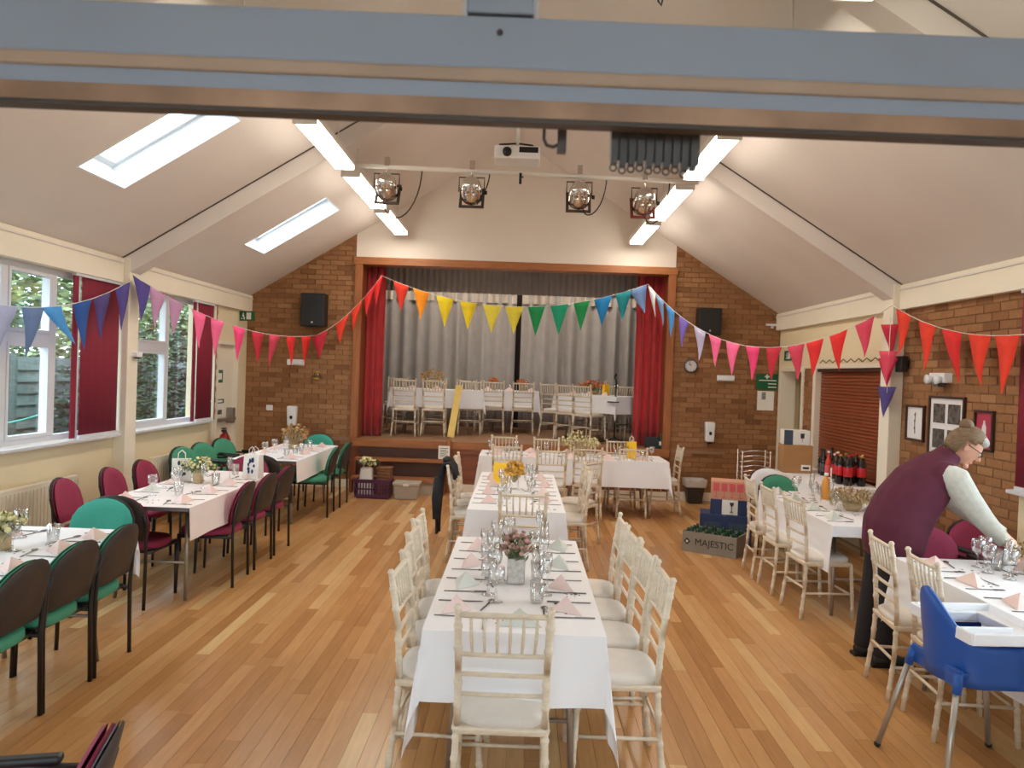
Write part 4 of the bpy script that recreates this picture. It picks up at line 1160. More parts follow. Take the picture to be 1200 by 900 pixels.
# ---- chairs on the stage
for k, (xx, yy) in enumerate(((-1.84, 12.55), (-1.40, 12.72), (-.86, 13.30))):
    CHI.put((xx, yy, STG), F_PY+R((0, 2, 4)[k]), 'cream spindle-back chair on stage, %s from the steps-side red curtain, back to the hall' % ORD[k], 'chairs on the stage')
for k, (xx, yy) in enumerate(((-.47, 13.78), (.05, 13.86))):
    CHI.put((xx, yy, STG), F_PY, 'cream spindle-back chair on stage at the curtain-gap table, %s' % ('steps side' if k == 0 else 'microphone side'), 'chairs on the stage')
for k, (xx, yy) in enumerate(((.62, 13.40), (.86, 13.02), (1.12, 12.60))):
    CHI.put((xx, yy, STG), R(-42), 'cream spindle-back chair on stage, %s from the microphone stand, at the slanted table' % ORD[2-k], 'chairs on the stage')
for k, (xx, yy) in enumerate(((-2.25, 14.05), (-1.55, 14.15), (-1.0, 14.2))):
    CHI.put((xx, yy, STG), F_NY, 'cream spindle-back chair on stage, %s from the steps side, facing the hall' % ORD[k], 'chairs on the stage')
for k, (xx, yy) in enumerate(((1.43, 13.91), (1.70, 13.51), (2.03, 13.06))):
    CHI.put((xx, yy, STG), R(138), 'cream spindle-back chair on stage, %s from the microphone, far side of the slanted table' % ORD[2-k], 'chairs on the stage')

# ================================================================== TABLES AND CLOTHS
def table(label, cx, cy, w_, l_, z0=0.0, rz=0.0, group='folding banquet tables'):
    t = thing('folding_table', label, 'table', (cx, cy, z0), rz, group)
    hx, hy = w_/2, l_/2
    MB().box(-hx, hx, -hy, hy, TZ-.03, TZ-.003).build('table_top', 'table_board', t, bevel=.004)
    for sy in (-1, 1):
        for sx in (-1, 1):
            MB().tube([(sx*(hx-.10), sy*(hy-.22), 0), (sx*(hx-.14), sy*(hy-.30), TZ-.03)], .014, 8).build('leg', 'table_steel', t)
        MB().tube([(-(hx-.12), sy*(hy-.25), .28), (hx-.12, sy*(hy-.25), .28)], .010, 8).build('crossbar', 'table_steel', t)
    return t
def cloth(label, cx, cy, w_, l_, ox, o0, o1, z0=0.0, rz=0.0, m='white_cloth', seed=1, group='tablecloths'):
    """ox: overhang on the long sides; o0/o1: at the -y/+y ends"""
    hx, hy = w_/2+.004, l_/2+.004
    rnd = random.Random(seed)
    ph = [rnd.uniform(0, 6) for _ in range(6)]
    def axis(h, a, b):
        v = [-h-a+a*k/6 for k in range(6)] if a > 0 else []
        v += [-h+2*h*k/16 for k in range(17)]
        v += [h+b*(k+1)/6 for k in range(6)] if b > 0 else []
        return v
    U, V = axis(hx, ox, ox), axis(hy, o0, o1)
    def pos(u, v):
        a, b = max(abs(u)-hx, 0), max(abs(v)-hy, 0)
        su, sv = (1 if u > 0 else -1), (1 if v > 0 else -1)
        z = TZ
        if a == 0 and b == 0: return (u, v, z + .0012*math.sin(u*7+ph[0])*math.sin(v*5+ph[1]))
        k0 = .05
        if b == 0:
            e = math.sin(PI*(v+hy)/(2*hy))
            k = k0 + e*(.05+.10*math.sin(v*7.5+ph[2])*math.sin(v*3.1+ph[3]))
            return (su*(hx+k*a), v, z-a*math.sqrt(1-k*k))
        if a == 0:
            e = math.sin(PI*(u+hx)/(2*hx))
            k = k0 + e*(.04+.06*math.sin(u*11+ph[4]))
            return (u, sv*(hy+k*b), z-b*math.sqrt(1-k*k))
        r_ = math.hypot(a, b); th = math.atan2(b, a)
        k = k0 + .11*math.sin(2*th)**2
        return (su*(hx+k*r_*math.cos(th)), sv*(hy+k*r_*math.sin(th)), z-r_*math.sqrt(1-k*k))
    vs = [pos(u, v) for v in V for u in U]; n = len(U); fs = []
    for j in range(len(V)-1):
        for i in range(n-1):
            q = j*n+i; fs.append((q, q+1, q+n+1, q+n))
    o = MB().add(vs, fs, True).build('tablecloth', m)
    o.location = (cx, cy, z0); o.rotation_euler = (0, 0, rz)
    sd = o.modifiers.new('thick', 'SOLIDIFY'); sd.thickness = .002; sd.offset = 1
    es = o.modifiers.new('split', 'EDGE_SPLIT'); es.split_angle = R(50)
    return tag(o, label, 'tablecloth', group)
TB = {}
def set_table(key, cx, cy, w_, l_, ox, o0, o1, desc, z0=0.0, rz=0.0, m='white_cloth', seed=1):
    table('folding table under %s' % desc[1], cx, cy, w_, l_, z0, rz)
    cloth(desc[0], cx, cy, w_, l_, ox, o0, o1, z0, rz, m, seed)
    TB[key] = (cx, cy, w_, l_, z0, rz)
set_table('C1', .01, 4.11, .75, 1.83, .44, .29, .0, ('white cloth with hanging corners on the centre table with potted flowers', 'the cloth of the centre table with potted flowers'), seed=4)
set_table('C2', 0, 7.20, .76, 2.30, .34, .30, .20, ('white cloth on the centre table with the gold flower ball', 'the cloth of the centre table with the gold flower ball'), seed=8)
set_table('T', .72, 10.42, .78, 2.44, .34, .40, .40, ('white cloth on the cross table below the stage', 'the cloth of the cross table below the stage'), rz=PI/2, seed=3)
set_table('L1', -2.76, 3.93, .76, 1.83, .12, .20, .28, ('white cloth on the window table ringed by green chairs', 'the cloth ringed by green chairs beside the window wall'), seed=6)
set_table('L2', -2.76, 6.67, .74, 2.02, .24, .0, .22, ('faintly pink white cloth on the window table with gift bags', 'the cloth with the gift bags'), m='pink_cloth', seed=2)
set_table('L3', -2.85, 9.66, .74, 1.95, .24, .0, .24, ('white cloth on the window table by the brick wall', 'the cloth by the brick wall and dispenser'), seed=12)
set_table('R1', 2.79, 6.85, .76, 1.83, .36, .08, .0, ('white cloth on the table beside the drinks', 'the cloth beside the drinks table'), seed=5)
set_table('R2', 2.77, 4.00, .76, 1.83, .36, .24, .22, ('white cloth on the table by the blue highchair', 'the cloth by the blue highchair'), seed=9)
set_table('D', 3.47, 8.92, .66, 1.60, .30, .30, .30, ('white cloth on the drinks table below the roller shutter', 'the bottles below the roller shutter'), seed=10)
set_table('SA', -1.42, 13.35, .74, 1.55, .30, .30, .30, ('white cloth on the stage table behind the yellow plank', 'the cloth behind the yellow plank on stage'), z0=STG, rz=PI/2+R(4), seed=7)
set_table('SB', -.20, 14.28, .70, 1.05, .36, .36, .36, ('white cloth on the stage table at the curtain gap', 'the cloth at the gap of the grey curtains'), z0=STG, rz=PI/2, seed=13)
set_table('SC', 1.33, 13.22, .70, 1.50, .28, .28, .28, ('white cloth on the slanted stage table by the microphone', 'the slanted cloth by the microphone'), z0=STG, rz=R(38), seed=14)

# ================================================================== TABLEWARE
def proto_mesh(fn, name, m):
    mb = MB(); fn(mb); return mb.mesh(name, m)
def napkin_(mb):
    a, h = .098, .066
    mb.add([(-a, -.045, 0), (a, -.045, 0), (0, .075, 0), (0, .004, h), (0, -.045, 0)], [(0, 4, 3), (4, 1, 3), (1, 2, 3), (2, 0, 3), (0, 2, 1, 4)])
ME = {}
ME['napkin_p'] = proto_mesh(napkin_, 'napkin', 'napkin_pink'); ME['napkin_g'] = proto_mesh(napkin_, 'napkin', 'napkin_grey')
def knife_(mb):
    mb.box(-.004, .004, -.10, -.01, 0, .004); mb.add([(-.005, -.01, 0), (.005, -.01, 0), (.007, .06, 0), (.003, .105, 0), (-.004, .10, 0), (-.005, -.01, .002), (.005, -.01, .002), (.007, .06, .002), (.003, .105, .002), (-.004, .10, .002)], [(5, 6, 7, 8, 9), (0, 4, 3, 2, 1), (0, 1, 6, 5), (1, 2, 7, 6), (2, 3, 8, 7), (3, 4, 9, 8), (4, 0, 5, 9)])
def fork_(mb):
    mb.box(-.0035, .0035, -.10, .045, 0, .003); mb.box(-.011, .011, .045, .060, 0, .003)
    for k in range(4): mb.box(-.011+k*.0063, -.0082+k*.0063, .060, .105, .001, .003)
def spoon_(mb):
    mb.box(-.0035, .0035, -.09, .05, 0, .003); mb.ball((0, .075, .003), .017, .027, .004, 10, 6)
ME['knife'] = proto_mesh(knife_, 'knife', 'steel_cutlery'); ME['fork'] = proto_mesh(fork_, 'fork', 'steel_cutlery'); ME['spoon'] = proto_mesh(spoon_, 'spoon', 'steel_cutlery')
ME['wine'] = proto_mesh(lambda m: m.lathe([(.0, .0), (.034, .001), (.032, .004), (.006, .008), (.0045, .07), (.012, .082), (.034, .10), (.040, .13), (.036, .165), (.034, .165), (.038, .13), (.031, .102), (.0, .086)], 14), 'wine_glass', 'drink_glass')
ME['tumbler'] = proto_mesh(lambda m: m.lathe([(0, .002), (.028, .0), (.031, .02), (.036, .10), (.034, .10), (.029, .012), (0, .010)], 14), 'tumbler', 'drink_glass')
ME['flute'] = proto_mesh(lambda m: m.lathe([(0, 0), (.030, .001), (.028, .004), (.005, .008), (.004, .09), (.014, .11), (.024, .15), (.022, .21), (.0205, .21), (.022, .15), (.010, .112), (0, .105)], 14), 'flute', 'drink_glass')
def item(kind, x, y, z, rz, label, cat, group, me=None):
    o = link(kind, ME[me or kind], None, (x, y, z), rz)
    return tag(o, label, cat, group)
DESC = dict(C1='centre table with potted flowers', C2='centre table with gold flower ball', T='cross table below the stage', L1='window table ringed by green chairs',
            L2='window table with gift bags', L3='window table by the brick wall', R1='table beside the drinks', R2='table by the blue highchair',
            SA='stage table behind the yellow plank', SB='stage table at the curtain gap', SC='slanted stage table by the microphone')
def loc2w(key, lx, ly):
    cx, cy, w_, l_, z0, rz = TB[key]; a, b = rot2(lx, ly, rz); return cx+a, cy+b
def place(key, lx, ly, rz_l, kind, label, cat, group, me=None, dz=0.0):
    x_, y_ = loc2w(key, lx, ly); return item(kind, x_, y_, TB[key][4]+TZ+.004+dz, TB[key][5]+rz_l, label, cat, group, me)
FROM = dict(T='steps', SA='steps', SB='steps', SC='backcloth')
def side_name(key, side):
    if key == 'T': return 'stage side' if side > 0 else 'hall side'
    if key in ('SA', 'SB'): return 'back side' if side > 0 else 'hall side'
    if key == 'SC': return 'far side' if side > 0 else 'hall side'
    if key[0] == 'L': return 'aisle side' if side > 0 else 'window side'
    if key[0] == 'R': return 'wall side' if side > 0 else 'aisle side'
    return 'bar side' if side > 0 else 'window side'
def settings(key, side, rows):
    """rows: (local y, napkin colour, with cutlery). side -1/+1: diner at local x = side*half width"""
    d = DESC[key]; hw = TB[key][2]/2
    order = sorted(range(len(rows)), key=lambda i: -rows[i][0])
    for i, (ly, colour, detail) in enumerate(rows):
        o_ = '%s from the %s, %s of ' % (ORD[order.index(i)], FROM.get(key, 'stage'), side_name(key, side)) + d
        rz = PI/2 if side > 0 else -PI/2
        base = side*(hw-.125)
        place(key, base+.02*random.uniform(-1, 1), ly+random.uniform(-.015, .015), rz+random.uniform(-.25, .25), 'napkin', ('pink' if colour == 'p' else 'pale grey') + ' pyramid napkin, ' + o_, 'napkin', 'napkins on the '+d, 'napkin_'+colour)
        if not detail: continue
        place(key, base+random.uniform(-.01, .01), ly-side*.115, rz+random.uniform(-.05, .05), 'knife', 'steel knife, '+o_, 'knife', 'cutlery on the '+d)
        place(key, base+random.uniform(-.01, .01), ly+side*.115, rz+random.uniform(-.05, .05), 'fork', 'steel fork, '+o_, 'fork', 'cutlery on the '+d)
        place(key, side*(hw-.245), ly-side*.06, random.uniform(-.3, .3), 'spoon', 'steel spoon, '+o_, 'spoon', 'cutlery on the '+d)
NTH = ['first', 'second', 'third', 'fourth', 'fifth', 'sixth', 'seventh', 'eighth', 'ninth', 'tenth']
def glassware(key, spots, big=True):
    d = DESC[key]
    ks = [(('wine', 'tumbler', 'wine', 'flute')[k % 4] if big else ('wine', 'tumbler')[k % 2]) for k in range(len(spots))]
    for k, (lx, ly) in enumerate(spots):
        kd = ks[k]
        rank = sorted([q for q in range(len(spots)) if ks[q] == kd], key=lambda q: -spots[q][1]).index(k)
        nm = {'wine': 'wine_glass', 'tumbler': 'tumbler', 'flute': 'champagne_flute'}[kd]
        tx = {'wine': 'clear stemmed wine glass', 'tumbler': 'clear glass tumbler', 'flute': 'tall champagne flute'}[kd]
        place(key, lx, ly, 0, nm, '%s, %s from the %s, on %s' % (tx, NTH[rank], FROM.get(key, 'stage'), d), 'glass', 'glasses on the '+d, kd)
def confetti(key, n=60):
    d = DESC[key]; cx, cy, w_, l_, z0, rz = TB[key]; mb = MB()
    cl = [(random.uniform(-w_*.4, w_*.4), random.uniform(-l_*.45, l_*.45)) for _ in range(10)]
    for _ in range(n):
        c_ = random.choice(cl); u, v = c_[0]+random.gauss(0, .03), c_[1]+random.gauss(0, .03)
        if abs(u) > w_*.47 or abs(v) > l_*.48: continue
        s_ = random.uniform(.003, .006)
        mb.box(u-s_, u+s_, v-s_, v+s_, .003, .0045)
    o = mb.build('confetti', 'confetti_black', loc=(cx, cy, z0+TZ)); o.rotation_euler = (0, 0, rz); o['kind'] = 'stuff'
    o['label'] = 'dark confetti scattered over the '+d; o['category'] = 'confetti'
settings('C1', -1, [(-.62, 'p', 1), (-.23, 'g', 1), (.19, 'p', 1), (.62, 'p', 1)])
settings('C1', 1, [(-.58, 'p', 1), (-.19, 'p', 1), (.23, 'g', 1), (.66, 'g', 1)])
place('C1', .02, -.80, 0, 'napkin', 'pale grey napkin at the end place of the '+DESC['C1'], 'napkin', 'napkins on the '+DESC['C1'], 'napkin_g')
for sx, nm in ((-.13, 'fork'), (.15, 'knife')): place('C1', sx, -.80, 0, nm, 'steel %s at the end place of the %s' % (nm, DESC['C1']), nm, 'cutlery on the '+DESC['C1'])
glassware('C1', [(-.09, -.50), (.10, -.48), (-.13, -.38), (.15, -.36), (-.11, -.16), (.11, -.08), (-.15, -.02), (.15, .08), (-.13, .24), (.12, .28), (-.17, .36), (.16, .42), (-.12, .62), (.11, .66), (-.05, .74), (.14, .80)])
for sd in (-1, 1): settings('C2', sd, [(dy+.025*sd, 'p', 1) for dy in (-.72, -.25, .22, .70)])
glassware('C2', [(-.12, -.95), (-.08, -.60), (.12, -.55), (-.14, -.30), (.10, -.12), (-.12, .15), (.14, .25), (-.05, .45), (.12, .65), (-.13, .9)])
for sd in (-1, 1): settings('T', sd, [(dy, 'p', 1) for dy in (-.9, -.45, .05, .55, 1.0)])
glassware('T', [(-.06, -1.05), (.08, -.95), (-.1, -.7), (.1, -.6), (-.05, .35), (.1, .45), (-.1, .75), (.08, .85), (-.02, 1.1)], False)
for sd in (-1, 1): settings('L1', sd, [(dy, 'p', 1) for dy in (-.55, -.1, .30, .66)])
glassware('L1', [(.02, .28), (.10, .52), (-.14, .60), (-.10, .22), (.05, .05), (-.08, -.05)])
settings('L2', 1, [(dy, 'p', 1) for dy in (-.78, -.30, .15, .60)])
settings('L2', -1, [(-.78, 'p', 1), (-.30, 'g', 1), (.15, 'p', 1), (.60, 'g', 1)])
glassware('L2', [(-.12, -.55), (.06, -.48), (-.05, -.30), (.10, -.10), (-.14, -.05), (.12, .12), (-.08, .3), (.13, .42), (-.16, .62), (.05, .78)])
settings('L3', 1, [(-.7, 'p', 1), (-.25, 'p', 0), (.2, 'p', 1), (.65, 'p', 0)])
settings('L3', -1, [(dy, 'p', 0) for dy in (-.7, -.25, .2, .65)])
glassware('L3', [(-.1, -.62), (.12, -.5), (.05, -.3), (.14, -.22), (-.12, -.2), (.14, .05), (-.1, .2), (.12, .5), (-.05, .7)], False)
settings('R1', -1, [(dy, 'g', 1) for dy in (-.62, -.15, .30, .72)])
settings('R1', 1, [(dy, 'g', 0) for dy in (-.62, -.15, .30, .72)])
glassware('R1', [(-.06, -.20), (.02, .10), (-.10, .22), (.08, .30), (-.04, .42), (.10, .52), (-.14, .60), (.04, .66), (-.06, .78), (.16, .75), (.12, -.5), (.22, -.62)])
for sd in (-1, 1): settings('R2', sd, [(dy, 'p', 1) for dy in (-.55, -.10, .30, .68)])
glassware('R2', [(.02, .72), (.10, .66), (.00, .58), (.08, .52), (.17, .60), (.16, .74), (.04, .44), (.18, .48), (.12, .82), (.22, .80)])
for key, sp in (('SA', [(-.05, -.6), (.1, -.4), (0, -.1), (.1, .5)]), ('SB', [(0, -.3), (.1, 0), (-.05, .3)]), ('SC', [(-.1, -.5), (0, -.2), (.1, .1), (-.05, .4)])):
    glassware(key, sp, False)
    settings(key, -1, [(dy, 'p', 0) for dy in (-.4, 0, .4)])
for key in ('C1', 'C2', 'L1', 'L2', 'R1', 'R2'): confetti(key, 90 if key == 'C1' else 60)

# ---- flowers
def posy(label, key, lx, ly, h, rad, flower, stem, vessel, vm, n=40, dot=.018, spread=1.0, dz=0.0, leafy=0):
    x_, y_ = loc2w(key, lx, ly)
    t = thing('flower_arrangement', label, 'flowers', (x_, y_, TB[key][4]+TZ+.003+dz))
    if vessel == 'jar': MB().lathe([(0, 0), (.042, 0), (.045, .01), (.045, .09), (.036, .105), (.036, .12)], 14).build('vase', vm, t)
    elif vessel == 'cube': MB().box(-.045, .045, -.045, .045, 0, .13).build('vase', vm, t, bevel=.005)
    elif vessel == 'bowl': MB().lathe([(0, 0), (.05, 0), (.075, .03), (.08, .07), (.072, .07), (0, .05)], 16).build('vase', vm, t)
    top = {'jar': .10, 'cube': .12, 'bowl': .06, 'none': .0}[vessel]
    st_, fl, lf_ = MB(), MB(), MB()
    for k in range(n):
        a = random.uniform(0, 2*PI); rr = rad*math.sqrt(random.random())*spread; zz = top + (h-top)*random.uniform(.35, 1.0)*(1-.35*(rr/rad)**2)
        p = (rr*math.cos(a), rr*math.sin(a), zz)
        st_.tube([(p[0]*.2, p[1]*.2, top*.6), (p[0]*.6, p[1]*.6, top+(zz-top)*.55), p], .0016, 4, False)
        s_ = dot*random.uniform(.6, 1.2)
        fl.ball(p, s_, s_, s_*.8, 6, 4)
        for q in range(leafy):
            v = Vector((random.gauss(0, 1), random.gauss(0, 1), random.gauss(.3, 1))).normalized(); u_, w2 = basis_from_dir(v); o_ = Vector(p)-Vector((0, 0, .02))
            lf_.add([o_, o_+v*.03+u_*.007, o_+v*.06, o_+v*.03-u_*.007], [(0, 1, 2, 3)])
    o = st_.build('stems', stem, t, kind='stuff'); o = fl.build('blooms', flower, t, kind='stuff')
    if leafy: lf_.build('leaves', stem, t, kind='stuff')
    return t
posy('pink dried flower posy in a square silver pot on the centre table', 'C1', .0, -.14, .27, .085, 'flower_dusty', 'stem_green', 'cube', 'tin', 90, .013, leafy=1)
posy('golden round flower ball on the centre table below the cross table', 'C2', -.03, .02, .26, .085, 'flower_gold', 'stem_straw', 'jar', 'drink_glass', 150, .020, leafy=1)
posy('wide spray of dried cream seed heads on the cross table', 'T', .02, -.12, .34, .26, 'flower_cream', 'stem_straw', 'bowl', 'hessian', 90, .018, leafy=2)
posy('white and green dried posy on the window table ringed by green chairs', 'L1', -.05, .30, .20, .12, 'flower_cream', 'stem_green', 'jar', 'hessian', 60, .018, leafy=2)
posy('grey-green dried posy in a hessian pot beside the gift bags', 'L2', -.06, .18, .24, .14, 'flower_cream', 'stem_green', 'jar', 'hessian', 60, .014, leafy=2)
posy('golden dried flowers on the window table by the brick wall', 'L3', -.03, .30, .34, .17, 'flower_tan', 'stem_straw', 'bowl', 'hessian', 70, .022, leafy=2)
posy('low nest of brown dried grasses on the table beside the drinks', 'R1', .08, -.16, .20, .20, 'flower_tan', 'stem_straw', 'bowl', 'hessian', 110, .010, leafy=3)
posy('small dried posy under the woman hands on the highchair table', 'R2', .26, .58, .20, .09, 'flower_tan', 'stem_straw', 'jar', 'hessian', 40, .014, leafy=2)
posy('tall spray of golden dried grasses on the stage behind the yellow plank', 'SA', .02, .10, .36, .22, 'flower_gold', 'stem_straw', 'bowl', 'hessian', 60, .016, leafy=2)
posy('orange flowers on the stage table at the curtain gap, steps side', 'SB', 0, .30, .24, .10, 'flower_orange', 'stem_green', 'jar', 'hessian', 40, .020, leafy=1)
posy('rust flowers on the stage table at the curtain gap, microphone side', 'SB', 0, -.22, .22, .10, 'flower_orange', 'stem_straw', 'jar', 'hessian', 40, .018, leafy=1)
posy('wide orange flower spray on the slanted stage table', 'SC', .02, .15, .26, .28, 'flower_orange', 'stem_green', 'bowl', 'hessian', 80, .022, leafy=2)
# salt jar by the woman's hand
t = thing('candle_jar', 'small glass candle jar with pale lid on the highchair table', 'jar', (*loc2w('R2', .20, .38), TZ+.004))
MB().lathe([(0, 0), (.035, 0), (.038, .01), (.038, .08), (0, .08)], 14).build('jar', 'drink_glass', t)
MB().lathe([(0, .08), (.04, .08), (.04, .10), (0, .10)], 14).build('lid', 'lid_grey', t)
# ---- gift bags
def gift_bag(label, x_, y_, z_, rz, w_, d_, h_, m, print_m, seed=1):
    t = thing('gift_bag', label, 'gift bag', (x_, y_, z_), rz)
    mb = MB(); hx, hy = w_/2, d_/2
    mb.tbox(0, 0, 0, h_, hx, hy, hx*.98, hy*.7); mb.build('bag', m, t)
    for s in (-1, 1): MB().tube([(-hx*.4, s*hy*.6, h_-.01), (-hx*.35, s*hy*.6, h_+.05), (0, s*hy*.5, h_+.075), (hx*.35, s*hy*.6, h_+.05), (hx*.4, s*hy*.6, h_-.01)], .003, 5).build('handle', 'paper', t)
    if print_m:
        rnd = random.Random(seed); pm_ = MB()
        if print_m == 'peach':
            pm_.ball((0, -hy*.87, h_*.5), hx*.62, .006, hx*.62, 12, 6)
        else:
            for k in range(9):
                pm_.ball((rnd.uniform(-.6, .6)*hx, -hy*.90, h_*rnd.uniform(.25, .85)), .014*rnd.uniform(.5, 1.2), .004, .022*rnd.uniform(.6, 1.2), 8, 4)
        pm_.build('print', print_m, t)
    return t
gift_bag('white gift bag with dark splash print standing on the window table', -2.48, 7.28, TZ+.004, R(-18), .17, .09, .22, 'bag_white', 'navy_card', 3)
gift_bag('pale gift bag behind the posy on the window side of the table', -3.00, 6.92, TZ+.004, R(20), .16, .08, .20, 'bag_white', 'slate_card', 5)
gift_bag('yellow gift bag with peach round print on the centre table', -.16, 7.62, TZ+.004, R(0), .15, .07, .19, 'yellow_card', 'peach', 7)
gift_bag('plain yellow gift bag with handles on the cross table', 1.50, 10.38, TZ+.004, R(4), .13, .08, .22, 'yellow_card', None)
gift_bag('yellow gift bag on the slanted stage table', 1.42, 12.98, STG+TZ+.004, R(38), .12, .06, .18, 'yellow_card', None)
t = thing('juice_bottle', 'orange juice bottle with pale cap on the table beside the drinks', 'bottle', (2.88, 7.30, TZ+.004))
MB().lathe([(0, 0), (.036, 0), (.038, .01), (.038, .13), (.030, .17), (.016, .20), (.015, .22), (0, .22)], 14).build('body', 'amber', t)
MB().lathe([(.0, .22), (.018, .22), (.018, .245), (0, .245)], 12).build('cap', 'paper', t)

# ================================================================== HIGHCHAIR
hc = thing('highchair', 'blue plastic highchair with white tray and grey tube legs', 'highchair', (2.17, 3.68, 0), F_PX+R(4))
def hc_shell():
    mb = MB(); vs = []; fs = []; path = []
    for k in range(25):
        a = PI*k/24                                   # from +x front round the back to -x front
        if k in (0, 24): pass
        path.append((.165*math.cos(a), -.06-.13*math.sin(a)**.9, a))
    path = [(.175, .17, 0.0), (.172, .08, 0.0), (.168, .0, 0.0)] + path + [(-.168, .0, PI), (-.172, .08, PI), (-.175, .17, PI)]
    rows = 6
    for (x_, y_, a) in path:
        s_ = math.sin(a)
        zt = .665 + .225*s_**2.2 if 0 < a < PI else .665
        for j in range(rows+1):
            t_ = j/rows; z_ = .475+(zt-.475)*t_
            fl = 1.06 + .10*max(0, .5-t_) - .22*max(0, (z_-.70)/.2)
            vs.append((x_*fl, y_ - .05*max(0, z_-.6)/.3, z_))
    n = rows+1
    for i in range(len(path)-1):
        for j in range(rows): fs.append((i*n+j, (i+1)*n+j, (i+1)*n+j+1, i*n+j+1))
    return mb.add(vs, fs, True)
o = hc_shell().build('shell', 'blue_plastic', hc); sd = o.modifiers.new('thick', 'SOLIDIFY'); sd.thickness = .016; sd.offset = 0
MB().tbox(0, .0, .515, .545, .165, .185, .172, .19).build('seat', 'blue_plastic', hc, bevel=.01)
MB().box(-.03, .03, .15, .185, .54, .69).build('crotch_post', 'blue_plastic', hc, bevel=.008)
sk_ = MB(); sk_.box(-.19, .19, .165, .19, .47, .56); sk_.box(-.19, .19, -.185, -.165, .47, .56); sk_.build('skirt', 'blue_plastic', hc, bevel=.008)
tray = MB(); tray.box(-.235, .235, .10, .37, .700, .712); tray.box(-.235, -.125, -.16, .10, .700, .712); tray.box(.125, .235, -.16, .10, .700, .712)
o = tray.build('tray', 'white_plastic', hc, bevel=.004)
rim = MB(); rim.box(-.245, .245, .365, .385, .69, .745); 
for s_ in (-1, 1): rim.box(min(s_*.225, s_*.245), max(s_*.225, s_*.245), -.17, .365, .69, .745); rim.box(min(s_*.118, s_*.232), max(s_*.118, s_*.232), -.175, -.158, .69, .745); rim.box(min(s_*.112, s_*.128), max(s_*.112, s_*.128), -.16, .10, .69, .738)
rim.box(-.12, .12, .092, .108, .69, .738)
rim.build('rim', 'white_plastic', o, bevel=.006)
for sx in (-1, 1):
    for sy in (-1, 1):
        MB().tube([(sx*.27, sy*.29, .015), (sx*.181, sy*.188, .50)], .0135, 10).build('leg', 'grey_tube', hc)
        MB().tube([(sx*.188, sy*.196, .455), (sx*.172, sy*.178, .54)], [.020, .022], 10).build('leg_socket', 'blue_plastic', hc)
        MB().ball((sx*.271, sy*.291, .015), .018, .018, .015, 8, 5).build('foot', 'black_plastic', hc)

# ================================================================== THE WOMAN
WY = 5.15
def etube(mb, pts, seg=16):
    """pts: (x, y, z, r in the xz plane, r along y)"""
    vs = []; n = len(pts)
    for i, (x_, y_, z_, ra, rb) in enumerate(pts):
        p0, p1 = pts[max(i-1, 0)], pts[min(i+1, n-1)]
        d = Vector((p1[0]-p0[0], 0, p1[2]-p0[2])).normalized(); s_ = Vector((d.z, 0, -d.x))
        for k in range(seg):
            a = 2*PI*k/seg; vs.append(Vector((x_, y_, z_)) + s_*(ra*math.cos(a)) + Vector((0, rb*math.sin(a), 0)))
    fs = [(i*seg+k, i*seg+(k+1) % seg, (i+1)*seg+(k+1) % seg, (i+1)*seg+k) for i in range(n-1) for k in range(seg)]
    fs += [tuple(reversed(range(seg))), tuple((n-1)*seg+k for k in range(seg))]
    return mb.add(vs, fs, True)
def fuse(o, vox, it=4):
    r_ = o.modifiers.new('fuse', 'REMESH'); r_.mode = 'VOXEL'; r_.voxel_size = vox; r_.use_smooth_shade = True
    s_ = o.modifiers.new('soften', 'SMOOTH'); s_.iterations = it; s_.factor = .5
    return o
wm = thing('person', 'person in maroon padded gilet leaning over the table with outstretched arm', 'person', (0, 0, 0))
HC = Vector((2.915, WY-.03, 1.445))
fwd = Vector((.74, -.22, -.62)).normalized(); left = Vector((0, 0, 1)).cross(fwd).normalized(); upv = fwd.cross(left).normalized()
HM = Matrix(((fwd.x, left.x, upv.x, HC.x), (fwd.y, left.y, upv.y, HC.y), (fwd.z, left.z, upv.z, HC.z), (0, 0, 0, 1)))
def head_mesh(mb):
    h_ = MB()
    seg, rg = 24, 16; vs = []; fs = []
    for i in range(rg+1):
        t = PI*i/rg
        for k in range(seg):
            a = 2*PI*k/seg
            x_, y_, z_ = .098*math.sin(t)*math.cos(a), .076*math.sin(t)*math.sin(a), .118*math.cos(t)
            if z_ < 0: y_ *= 1+z_*2.2; x_ = x_*(1+z_*1.2)+(-z_)*.16
            if x_ > .05: x_ -= .012*abs(z_-.02)/.1*0
            vs.append((x_, y_, z_))
    for i in range(rg):
        for k in range(seg):
            a, b = i*seg+k, i*seg+(k+1) % seg; fs.append((a, a+seg, b+seg, b))
    h_.add(vs, fs, True)
    h_.tube([(.088, 0, .022), (.104, 0, -.002), (.118, 0, -.022), (.105, 0, -.030)], [.008, .011, .014, .009], 8)
    for s_ in (-1, 1): h_.ball((-.005, s_*.078, -.008), .018, .009, .030, 8, 6)
    h_.ball((.092, 0, -.062), .012, .022, .010, 8, 5); h_.ball((.085, 0, -.098), .02, .022, .018, 8, 5)
    h_.xf(HM); n = len(mb.v); mb.v += h_.v; mb.f += [tuple(i+n for i in f) for f in h_.f]; mb.sm += h_.sm
body = MB(); head_mesh(body)
etube(body, [(2.44, WY, .84, .13, .17), (2.48, WY, .95, .15, .17), (2.58, WY, 1.10, .15, .16), (2.69, WY, 1.23, .14, .18), (2.77, WY, 1.32, .08, .12), (2.81, WY, 1.36, .055, .06), (2.87, WY-.01, 1.42, .05, .055)])
SH = {-1: Vector((2.76, WY-.17, 1.25)), 1: Vector((2.76, WY+.17, 1.25))}
EL = {-1: Vector((2.94, WY-.22, 1.00)), 1: Vector((2.99, WY+.10, 1.02))}
